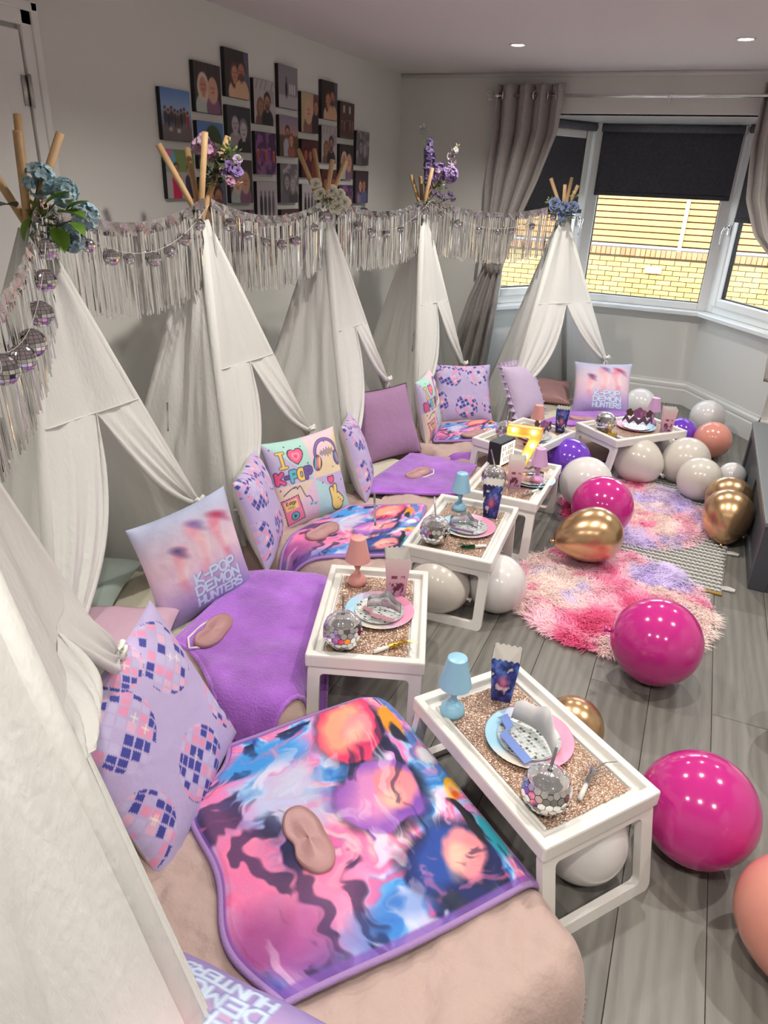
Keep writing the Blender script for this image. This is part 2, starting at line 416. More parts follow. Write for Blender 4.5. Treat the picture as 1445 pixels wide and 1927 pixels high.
def window(i, idx, sash):
    M, L = seg_matrix(i)
    fb = MB(); y = .06
    def bar(b, u0, u1, z0, z1, yy=y, th=.07): b.bbox(((u0+u1)/2, yy, (z0+z1)/2), (u1-u0, th, z1-z0), .006, M)
    w = .055
    bar(fb, -.035, w, WZ0, WZ1); bar(fb, L-w, L+.035, WZ0, WZ1); bar(fb, w, L-w, WZ0, WZ0+.055); bar(fb, w, L-w, WZ1-.05, WZ1)
    win = struct(fb.build('window_%d' % idx, M_UPVC, smooth=False))
    iu0, iu1, iz0, iz1 = w, L-w, WZ0+.055, WZ1-.05
    if sash:
        s = MB(); q = .06
        for u0, u1, z0, z1 in ((iu0, iu0+q, iz0, iz1), (iu1-q, iu1, iz0, iz1), (iu0+q, iu1-q, iz0, iz0+q), (iu0+q, iu1-q, iz1-q, iz1)):
            s.bbox(((u0+u1)/2, y-.018, (z0+z1)/2), (u1-u0-.003, .075, z1-z0-.003), .008, M)
        s.build('sash', M_UPVC, win, False)
        h = MB(); u = iu0+q*.5 if i == 2 else iu1-q*.5; zc = 1.33
        h.bbox((u, y-.062, zc+.01), (.025, .014, .07), .005, M)
        h.tube([M @ V3((u, y-.07, zc+.03)), M @ V3((u, y-.1, zc+.025)), M @ V3((u-.012, y-.105, zc-.02)), M @ V3((u-.02, y-.1, zc-.09))], [.009, .01, .009, .006], 8)
        h.build('handle', M_CHROME, win)
        iu0 += q; iu1 -= q; iz0 += q; iz1 -= q
    g = MB(); e = .006
    for u0, u1, z0, z1 in ((iu0, iu0+e, iz0, iz1), (iu1-e, iu1, iz0, iz1), (iu0, iu1, iz0, iz0+e), (iu0, iu1, iz1-e, iz1)):
        g.box(((u0+u1)/2, y+.0, (z0+z1)/2), (u1-u0, .03, z1-z0), M)
    g.build('gasket', M_SEAL, win, False)
    p = MB(); p.box(((iu0+iu1)/2, y+.005, (iz0+iz1)/2), (iu1-iu0, .006, iz1-iz0), M); p.build('pane', M_GLASS, win, False)
    return M, L
window(0, 1, True); window(1, 2, False); window(2, 3, True)
# sill board following the bay
def off_bay(o):
    n = [Vector((-(BAY[i+1]-BAY[i]).normalized().y, (BAY[i+1]-BAY[i]).normalized().x, 0)) for i in range(3)]
    def corner(i):
        h = (n[i-1]+n[i]).normalized(); return BAY[i]+h*(o/h.dot(n[i]))
    return [BAY[0]+n[0]*o, corner(1), corner(2), BAY[3]+n[2]*o]
si, so = off_bay(-.075), off_bay(.05)
sb = MB(); Pz = [(si, SILL-.028), (si, SILL-.004), (off_bay(-.07), SILL), (so, SILL), (so, SILL-.03)]
sb.grid([[(pl[k].x, pl[k].y, z) for pl, z in Pz] for k in range(4)], closed_v=True)
struct(sb.build('window_sill', mat('sill_white', (.8, .82, .83), .25), smooth=False))
# roller blinds
M_BLIND = mat('charcoal_blind_fabric', (.055, .055, .065), .85, bump=(300, .2, (1, 1, .3)), var=(60, .25))
M_BLINDT = mat('grey_blind_roll', (.11, .113, .13), .7, var=(60, .2))
def blind(i, u0, u1, zb, label):
    M, L = seg_matrix(i); t = thing('roller_blind', label, 'blind', tuple(M @ V3(((u0+u1)/2, 0, zb))))
    r = MB(); r.tube([M @ V3((u0-.005, -.015, SOFF-.03)), M @ V3((u1+.005, -.015, SOFF-.03))], .026, 14); r.build('roll', M_BLINDT, t)
    f = MB(); f.bbox(((u0+u1)/2, .008, (SOFF-.03+zb)/2), (u1-u0, .0015, SOFF-.03-zb), .0005, M); f.build('fabric', M_BLIND, t, False)
    b = MB(); b.bbox(((u0+u1)/2, .008, zb+.012), (u1-u0, .012, .03), .004, M); b.build('bottom_bar', M_BLIND, t, False)
    for u in (u0-.012, u1+.012):
        k = MB(); k.bbox((u, -.01, SOFF-.028), (.012, .05, .055), .005, M); k.build('bracket', M_UPVC, t, False)
L0 = (BAY[1]-BAY[0]).length
blind(1, .03, L0*0+1.0-.0, 1.535, 'wide charcoal roller blind half lowered over the fixed middle pane')
blind(0, .14, L0-.06, 1.40, 'narrow charcoal roller blind beside the tied grey curtain')
blind(2, .11, L0-.06, 1.40, 'narrow charcoal roller blind above the window handle')

# ---------------------------------------------------------------- curtain rod and curtains
RODZ, RODY = 2.113, 5.30
rod = thing('curtain_rod', 'chrome curtain rod with a glass ball end above the bay window', 'curtain rod', (-.45, RODY, RODZ))
MB().tube([(-1.53, RODY, RODZ), (.75, RODY, RODZ)], .011, 14).build('pole', M_CHROME, rod)
f = MB(); f.lathe([(.001, -.03), (.018, -.024), (.029, -.008), (.03, .004), (.024, .02), (.01, .03), (.001, .032)], 16, Matrix.Translation((-1.565, RODY, RODZ)) @ Matrix.Rotation(PI/2, 4, 'Y'))
f.build('finial', mat('clear_glass_ball', (.9, .9, .9), .05, transm=.85), rod)
for x in (-1.515, -.42, .7):
    b = MB(); b.tube([(x, RODY, RODZ), (x, RODY+.05, RODZ), (x, YF, RODZ)], .008, 8); b.tube([(x, RODY, RODZ-.015), (x, RODY, RODZ-.035)], .006, 8); b.tube([(x-.012, RODY, RODZ), (x+.012, RODY, RODZ)], .015, 10)
    b.build('bracket', M_CHROME, rod)
M_CURT = mat('taupe_grey_curtain', (.40, .37, .355), .9, bump=(260, .25), var=(40, .08), sheen=.2)
def curtain(label, rows, pleats, amp, eyelets):
    """rows: (z, x_left, x_right, y, amp factor)"""
    t = thing('curtain', label, 'curtain', (rows[-1][1], rows[-1][3], rows[-1][0]))
    zs = np.array([r[0] for r in rows]); ns, nz = 120, 60
    zz = np.linspace(zs[0], zs[-1], nz); o = np.argsort(zs)
    I = lambda k: np.interp(zz, zs[o], np.array([r[k] for r in rows])[o])
    xl, xr, yy, am = I(1), I(2), I(3), I(4)
    s = np.linspace(0, 1, ns)
    P = np.zeros((ns, nz, 3))
    ph = pleats*2*PI*s[:, None]+.5*np.sin(zz*3)[None, :]
    wob = np.sin(ph)+.25*np.sin(2.1*ph+zz[None, :]*2)
    P[..., 0] = xl+(xr-xl)*(s[:, None]+.05*np.sin(2*ph)/pleats); P[..., 1] = yy+amp*am*wob; P[..., 2] = zz[None, :]
    g = MB(); g.grid(P); o_ = g.build('drape', M_CURT, t)
    sol = o_.modifiers.new('thick', 'SOLIDIFY'); sol.thickness = .003
    for e in range(eyelets):
        x = rows[0][1]+(rows[0][2]-rows[0][1])*(e+.5)/eyelets
        r = MB(); M = Matrix.Translation((x, RODY, RODZ)) @ Matrix.Rotation(PI/2, 4, 'Y') @ Matrix.Rotation(.5 if e % 2 else -.5, 4, 'X')
        r.lathe([(.02, -.004), (.027, -.005), (.03, 0), (.027, .005), (.02, .004), (.018, 0), (.02, -.004)], 18, M); r.build('eyelet', M_CHROME, t)
    return t
cl = curtain('grey eyelet curtain gathered back behind the window-side teepee', [(2.18, -1.52, -1.07, RODY, 1.0), (1.9, -1.52, -1.08, RODY, 1.0), (1.6, -1.54, -1.17, RODY, .9), (1.35, -1.53, -1.27, RODY, .7), (1.12, -1.5, -1.33, RODY, .5), (1.02, -1.51, -1.36, RODY, .45), (.8, -1.6, -1.37, RODY, .6), (.4, -1.72, -1.4, RODY, .8), (.03, -1.8, -1.44, RODY, .9)], 4, .042, 6)
tb = MB(); tb.tube([(-1.355, RODY-.06, 1.06), (-1.43, RODY-.075, 1.07), (-1.53, RODY-.03, 1.09), (-1.56, RODY+.06, 1.1)], .012, 8); tb.build('tie_back', M_CURT, cl)
curtain('grey curtain hanging at the bay beside the dark storage bench', [(2.18, .095, .46, RODY, 1.0), (1.85, .10, .46, RODY, 1.0), (1.55, .14, .48, RODY-.02, .9), (1.35, .23, .52, RODY-.05, .7), (1.2, .38, .58, RODY-.1, .5), (1.02, .5, .66, RODY-.12, .5), (.85, .49, .72, RODY-.2, .7), (.65, .46, .78, RODY-.3, 1.0), (.52, .47, .8, RODY-.34, 1.1)], 4, .04, 5)

# ---------------------------------------------------------------- ceiling downlights
M_LED = mat('lit_led', (1, 1, 1), .5, emit=((1.0, .93, .85), 30.0))
DL = [(x, y) for y in (4.36, 2.25, .14) for x in (-1.16, -.05, 1.06)]
for k, (x, y) in enumerate(DL):
    t = thing('ceiling_light', 'round white recessed downlight lit in the ceiling %s' % ('near the grey curtain' if k == 0 else 'above the pink rugs' if k == 1 else 'away from the bay'), 'ceiling light', (x, y, CZ), group='recessed ceiling downlights')
    MB().lathe([(.030, .0), (.032, -.004), (.040, -.007), (.046, -.006), (.047, .0)], 24).build('trim_ring', M_UPVC, t, local=True)
    MB().lathe([(.001, -.0035), (.031, -.0035), (.032, 0)], 20).build('lens', M_LED, t, local=True)
    ld = bpy.data.lights.new('downlight', 'SPOT'); ld.energy = LAMP_W; ld.color = LAMP_COL; ld.spot_size = math.radians(140); ld.spot_blend = .85; ld.shadow_soft_size = .028
    lo = bpy.data.objects.new('downlight_beam', ld); COL.objects.link(lo); lo.location = (x, y, CZ-.02)

# ---------------------------------------------------------------- outside: brick wall with slatted fence
GY = 12.4
g = struct(MB().prism([(-14, 6.6), (12, 6.6), (12, GY+3), (-14, GY+3)], -.2, -.06).build('ground_outside', mat('paving', (.3, .28, .25), .9, var=(6, .2)), smooth=False))
gw = thing('garden_wall', 'yellow brick garden wall with a red brick coping outside the bay', 'wall', (-.7, GY, -.06))
MB().box((.2, GY+.12, .3), (8, .2, .74)).build('mortar', mat('mortar', (.24, .19, .12), .95), gw, False)
M_BRICK = mat('yellow_brick', (.36, .225, .07), .85, bump=(60, .4), rand=.22, var=(14, .12))
M_COPE = mat('red_brown_brick', (.30, .125, .055), .85, bump=(60, .4), rand=.25)
bk = MB().bbox((0, 0, 0), (.215, .1, .065), .004).mesh('brick', M_BRICK, False)
ck = MB().bbox((0, 0, 0), (.066, .13, .103), .004).mesh('coping_brick', M_COPE, False)
for r in range(9):
    for c_ in range(32):
        o = link('brick', bk, gw, True); o.location = (-3.5+c_*.225+(r % 2)*.1125+.7, -.03+.0, .04+r*.075); 
for c_ in range(96):
    o = link('coping_brick', ck, gw, True); o.location = (-3.5+c_*.075+.7, -.04, .76)
ab = MB(); ab.bbox((.0, 0, 0), (.25, .03, .1), .005); ab.box((0, -.012, 0), (.2, .02, .055)); 
av = ab.build('air_vent', mat('white_vent', (.5, .5, .48), .5), gw, False, local=True); av.location = tuple(pyy(1229, 508, GY-.1)-Vector((-.7, GY, -.06)))
fe = thing('slatted_fence', 'orange timber fence of horizontal slats above the garden wall', 'fence', (-.7, GY, .76))
M_SLAT = mat('orange_timber', (.40, .19, .065), .75, rand=.15, bump=(30, .3, (1, 1, 12)), var=(9, .15))
sl = MB().bbox((0, 0, 0), (2.55, .025, .072), .004).mesh('slat', M_SLAT, False)
for r in range(14):
    for c_ in range(-1, 2):
        o = link('slat', sl, fe, True); o.location = (-1.32+c_*2.6+.28, 0, .1+r*.089)
MB().box((1.2, .06, .66), (10, .03, 1.25)).build('dark_backing', mat('brown_backing', (.09, .04, .015), .9), fe, False, local=True)  # dark sheet added behind the slats to darken the gaps
M_POST = mat('grey_post', (.22, .25, .27), .6)
for c_ in range(4):
    p = MB().box((-2.62+c_*2.6+.28, -.02, .62), (.055, .06, 1.3)).build('post', M_POST, fe, False, local=True)
MB().box((1.2, -.02, .028), (10, .08, .03)).build('rail', M_POST, fe, False, local=True)
# ================================================================ cloth materials
M_TENT = mat('white_cotton_muslin', (.87, .87, .845), .9, bump=(90, .35, (1, 1, .35)), trans=.2)
M_TIE = mat('white_cotton_tape', (.82, .81, .77), .85)
M_PINE = mat('pine_pole', (.56, .36, .18), .55, bump=(40, .15, (8, 8, .6)), var=(14, .15))
M_CREAM = mat('cream_sheet', (.62, .58, .47), .9, bump=(30, .3))
M_QUILT = mat('dusky_pink_quilt', (.50, .365, .33), .8, bump=(70, .35), sheen=.2)
M_PURPLE = mat('purple_plush', (.38, .125, .60), .75, bump=(140, .5), var=(7, .3), sheen=.7)
M_PRINT = mat('printed_plush', (1, 1, 1), .75, attr=True, bump=(200, .2), sheen=.15)
M_PRINTC = mat('printed_cotton', (1, 1, 1), .7, attr=True, bump=(40, .18))
M_BACKC = mat('white_cotton_back', (.74, .71, .68), .85, bump=(60, .25))
M_LILAC = mat('lilac_cotton', (.55, .45, .62), .85, bump=(50, .3))
M_MAUVE = mat('mauve_cotton', (.37, .205, .365), .8, bump=(45, .25))
M_PINKC = mat('pink_pillowcase', (.55, .36, .46), .8, bump=(45, .25))
M_SATIN = mat('dusty_pink_satin', (.47, .255, .255), .4, bump=(120, .1))
M_SATINT = mat('satin_trim', (.37, .19, .19), .5)
M_ELASTIC = mat('white_elastic', (.75, .72, .75), .8)

# ================================================================ beds
def unit2(v): v = Vector(v); return v.normalized()
BEDS = []   # (foot centre, direction to the foot, width, length)
for (fx, fy), d, w, L in (((-.275, 1.32), (.605, .795), .94, 1.25), ((-.95, 1.77), (.95, .30), .80, 1.22), ((-.875, 2.57), (1, .05), .74, 1.30),
                          ((-.82, 3.19), (1, 0), .76, 1.34), ((-.90, 3.93), (.955, -.29), .74, 1.20), ((-.335, 4.5), (.66, -.75), .78, 1.10)):
    BEDS.append((Vector((fx, fy)), unit2(d), w, L))
BT = .14
def bed_uv(i, x, y):
    F, d, w, L = BEDS[i]; s = (-d.y, d.x)
    a = (x-F.x)*d.x+(y-F.y)*d.y; b = (x-F.x)*s[0]+(y-F.y)*s[1]
    return a, b
def bed_h(i, x, y, grow=0.0, top=BT):
    """height field of bed i: rounded slab, 0 on the floor"""
    F, d, w, L = BEDS[i]; a, b = bed_uv(i, x, y)
    hx = L/2+grow; hy = w/2+grow; r = .12
    qx = np.abs(a+L/2)-(hx-r); qy = np.abs(b)-(hy-r)
    sd = np.hypot(np.maximum(qx, 0), np.maximum(qy, 0))+np.minimum(np.maximum(qx, qy), 0)-r     # <0 inside
    e = np.clip((sd+.09)/.09, 0, 1)
    return (top+grow)*np.sqrt(np.clip(1-e**2.6, 0, 1))
def beds_h(x, y, skip=()):
    h = np.zeros(np.shape(x))
    for i in range(6):
        if i not in skip: h = np.maximum(h, bed_h(i, x, y))
    return h
def bed_to_world(i, a, b):
    F, d, w, L = BEDS[i]; return F.x+a*d.x-b*d.y, F.y+a*d.y+b*d.x
BED_TXT = ['beside the printed blanket at the doorway end', 'under the purple blanket with block lettered cushion', 'between two purple blankets, under the four-square cushion', 'under the mauve cushion and purple blanket',
           'under the flat disco cushion', 'in the teepee standing by the bay window']
def slab(i, name, a0, a1, grow, lift, m, n=70, amp=.004, seed=0, quilted=False, hem=.0):
    """cloth over bed i between a0 and a1 (a=0 is the foot)"""
    F, d, w, L = BEDS[i]
    A, B = np.meshgrid(np.linspace(a0, a1, n), np.linspace(-w/2-grow-.012, w/2+grow+.012, n), indexing='ij')
    x, y = bed_to_world(i, A, B)
    z = bed_h(i, x, y, grow)+lift
    top = np.clip(z/BT, 0, 1)
    z = z+amp*(fbm(x*9, y*9, seed)-.5)*4*top
    if quilted:
        q = np.abs(np.sin(A*38+1.2*np.sin(B*30)))*np.abs(np.sin(B*34+1.2*np.sin(A*27))); z = z+.007*q*top
    z = np.maximum(z, .004+hem)
    g = MB(); g.grid(np.stack([x, y, z], -1)); zf = z.ravel(); ok = [k for k, f in enumerate(g.f) if max(zf[q] for q in f) > .02]
    g.f = [g.f[k] for k in ok]; g.mi = [g.mi[k] for k in ok]; return g
QUILT_RANGE = {0: (-1.2, .045), 1: (-.42, .04), 2: (-.75, .045), 3: (-.40, .04), 4: (-.75, .045), 5: (-.3, .03)}
for i in range(6):
    F, d, w, L = BEDS[i]
    t = thing('mattress', 'cream sheeted floor mattress '+BED_TXT[i], 'mattress', (F.x, F.y, 0))
    g = slab(i, 'top', -L-.01, .01, 0, 0, M_CREAM, 60, .003, i)
    g.build('sheet', M_CREAM, t)
    t = thing('quilt', 'dusky pink quilt spread on the floor mattress '+BED_TXT[i], 'quilt', (F.x, F.y, 0))
    a0, a1 = QUILT_RANGE[i]
    slab(i, 'quilt', a0, a1, .022, .004, M_QUILT, 130 if i == 0 else 70, .011, 20+i, quilted=True, hem=.004).build('cover', M_QUILT, t)

# ---------------------------------------------------------------- blankets
def patch(i, P, nu, nv, lift, seed, amp=.006, bow=None, skip=()):
    """P: four pixel corners TL,TR,BR,BL (on the bed top); returns x,y,z grids"""
    C = [pz(q[0], q[1], q[2] if len(q) > 2 else BT+.02) for q in P]
    U, V = np.meshgrid(np.linspace(0, 1, nu), np.linspace(0, 1, nv), indexing='ij')    # U: left->right, V: bottom->top
    X = [np.array([c.x for c in C]), np.array([c.y for c in C])]
    xy = []
    for q in X: xy.append((q[0]*(1-U)+q[1]*U)*V+(q[3]*(1-U)+q[2]*U)*(1-V))
    x, y = xy
    if bow:
        for (px_, py_, uu, vv, ru, rv) in bow:
            tgt = pz(px_, py_, BT+.02); bx = np.interp(0, [0], [0])
            cx0 = (X[0][0]*(1-uu)+X[0][1]*uu)*vv+(X[0][3]*(1-uu)+X[0][2]*uu)*(1-vv); cy0 = (X[1][0]*(1-uu)+X[1][1]*uu)*vv+(X[1][3]*(1-uu)+X[1][2]*uu)*(1-vv)
            wgt = np.exp(-((U-uu)/ru)**2-((V-vv)/rv)**2); x = x+wgt*(tgt.x-cx0); y = y+wgt*(tgt.y-cy0)
    z = np.maximum(bed_h(i, x, y, .024), beds_h(x, y, skip)+.012)+lift
    ed = np.minimum(np.minimum(U, 1-U), np.minimum(V, 1-V))
    z = z+amp*(fbm(x*7, y*7, seed, 3)-.5)*3*np.clip(ed*10+.25, 0, 1)+.008*np.clip(ed*25, 0, 1)
    return x, y, np.maximum(z, .01), U, V
def blanket(i, P, label, m, nu, nv, seed, colors=None, bow=None, edge=True, amp=.006):
    x, y, z, U, V = patch(i, P, nu, nv, .024, seed, amp, bow)
    c = pz(P[3][0], P[3][1], BT)
    t = thing('blanket', label, 'blanket', (c.x, c.y, BT))
    g = MB(); Pg = np.stack([x, y, z], -1); g.grid(Pg, colors=colors); o = g.build('top', m, t, col=colors is not None)
    if edge:
        e = MB(); loop = [tuple(p) for p in Pg[:, 0]]+[tuple(p) for p in Pg[-1, 1:]]+[tuple(p) for p in Pg[::-1, -1][1:]]+[tuple(p) for p in Pg[0, ::-1][1:]]
        loop = loop[::3]+[loop[0]]
        e.tube([(p[0], p[1], p[2]-.004) for p in loop], .008, 6, cap=False)
        e.build('hem', MATS['lilac_fleece'] if colors is not None else m, t)
    return t
mat('lilac_fleece', (.36, .22, .48), .9, bump=(150, .3))
def blanket_paint(nu, nv, seed=0):
    """soft generic colour patches: no picture, only masses of colour"""
    c = Canvas(nu, nv, (120, 110, 190), aspect=1.35); u, v = c.u/1.35, c.v
    wx = u*5.5+2.6*fbm(u*4, v*4, 5+seed); wy = v*5+2.6*fbm(u*4+7, v*4, 9+seed)
    n = fbm(wx, wy, 21+seed, 5); n = np.clip((n-.25)*2, 0, .999)
    pal = np.array([(28, 36, 92), (44, 92, 176), (86, 160, 226), (176, 200, 240), (214, 150, 214), (238, 116, 170), (248, 180, 190), (120, 76, 170)], float)
    k = n*(len(pal)-1); i0 = k.astype(int); f = (k-i0)[..., None]
    c.rgb = pal[i0]*(1-f)+pal[np.minimum(i0+1, len(pal)-1)]*f
    # dark and light drifting streaks
    st = fbm(wx*2.2, wy*.8, 90+seed, 4); c.mix(np.clip((st-.60)*14, 0, 1)*.8*(v < .95), (18, 22, 64)); c.mix(np.clip((.36-st)*14, 0, 1)*.65, (226, 230, 250)); s2 = fbm(wx*1.1+30, wy*1.9, 95+seed, 4); c.mix(np.clip((s2-.63)*16, 0, 1)*.7, (224, 70, 140)); c.mix(np.clip((.33-s2)*16, 0, 1)*.7, (40, 120, 205))
    def blob(x, y, rx, ry, col, rot=0, w=.02, s=1, op=1.0):
        a = 1.35; dx = fbm(c.u*6, c.v*6, 40+s+seed)-.5; dy = fbm(c.u*6+9, c.v*6, 60+s+seed)-.5
        U0, V0 = c.u, c.v; c.u = U0+dx*.12; c.v = V0+dy*.12; c.ell(x*a, y, rx*a, ry, col, rot, w, op); c.u, c.v = U0, V0
    # left: pink and pale blue masses; right: dark blue with warm patches
    blob(.08, .42, .09, .30, (236, 120, 170), 0, .10, 1, .8); blob(.25, .2, .16, .14, (240, 130, 170), .3, .1, 2, .8); blob(.10, .12, .12, .12, (150, 60, 130), 0, .1, 11, .8)
    blob(.2, .83, .17, .10, (60, 150, 225), 0, .05, 3); blob(.30, .60, .12, .15, (190, 205, 235), .4, .08, 4, .8)
    blob(.52, .12, .2, .07, (60, 120, 200), .2, .06, 12, .9)
    for x, y, rx, ry, base, glow, hair, s in ((.60, .84, .17, .16, (226, 60, 110), (255, 190, 140), (206, 40, 96), 5), (.60, .50, .18, .15, (150, 92, 190), (236, 150, 200), (120, 70, 170), 6), (.70, .16, .18, .14, (22, 34, 92), (40, 80, 170), (14, 20, 60), 7)):
        blob(x, y, rx*1.1, ry*1.12, (18, 18, 40), 0, .05, s+30, .85)
        blob(x, y, rx, ry, base, 0, .012, s); blob(x-.03, y+.02, rx*.8, ry*.7, glow, .3, .06, s+10, .8); blob(x+.06, y-.05, rx*.5, ry*.45, hair, .2, .04, s+20, .8)
    for x, y, s in ((.64, .83, 71), (.66, .51, 72), (.76, .17, 73)):
        blob(x, y, .10, .085, (246, 140, 150), .2, .03, s); blob(x-.03, y-.02, .06, .04, (255, 196, 170), .2, .04, s+9, .8)
    blob(.82, .80, .05, .10, (240, 150, 40), .2, .02, 81); blob(.83, .74, .03, .05, (30, 30, 60), .2, .02, 82)
    blob(.90, .62, .06, .05, (235, 235, 245), 0, .02, 83); blob(.90, .43, .07, .06, (246, 180, 20), .5, .012, 84); blob(.90, .40, .03, .03, (230, 90, 30), .5, .02, 85)
    blob(.93, .2, .06, .1, (40, 160, 180), .1, .04, 86); blob(.86, .27, .02, .09, (14, 16, 26), .3, .01, 87)
    c.mix(np.clip((st-.62)*16, 0, 1)*.55*(v < .95), (18, 22, 64)); c.mix(np.clip((.33-st)*16, 0, 1)*.4, (240, 214, 236)); c.mix(np.clip((s2-.66)*16, 0, 1)*.45, (236, 120, 170))
    b = .03; bd = np.minimum(np.minimum(u, 1-u)*1.35, np.minimum(v, 1-v))
    c.mix(np.clip((b-bd)*120, 0, 1)*.75, (126, 78, 170))
    return c.lin()
BP = blanket_paint(300, 230)
blanket(0, [(436, 1418), (737, 1318, .14), (1012, 1684, .12), (612, 1890)], 'plush blanket with a pink, blue and yellow print beside the doorway teepee', M_PRINT, 300, 230, 3, BP,
        bow=[(368, 1548, 0, .62, .35, .22), (430, 1790, 0, .2, .35, .25), (640, 1332, .62, 1, .3, .25)])
BP2 = blanket_paint(150, 115)
blanket(2, [(655, 962), (800, 965, .14), (775, 1062, .14), (520, 1060)], 'plush blanket with a pink, blue and yellow print, lying under the four-square cushion', M_PRINT, 150, 115, 5, BP2, bow=[(560, 1010, 0, .5, .3, .3)])
BP3 = blanket_paint(110, 90)
blanket(4, [(828, 806), (950, 800, .14), (905, 845, .13), (815, 838)], 'plush blanket with a pink and blue print, lying before the flat disco cushion', M_PRINT, 110, 90, 8, BP3)
blanket(1, [(470, 1088), (622, 1076, .16), (612, 1335, .03), (330, 1215)], 'purple plush blanket under the block lettered cushion', M_PURPLE, 90, 90, 11, bow=[(450, 1372, .55, .0, .3, .25)], amp=.009)
blanket(3, [(772, 862), (912, 852, .17), (858, 952, .12), (668, 935)], 'purple plush blanket before the plain mauve cushion', M_PURPLE, 80, 80, 12, amp=.009)
blanket(5, [(1078, 782), (1185, 778, .17), (1128, 838, .06), (1012, 802)], 'purple plush blanket running under the table nearest the bay window', M_PURPLE, 70, 70, 13, amp=.009)

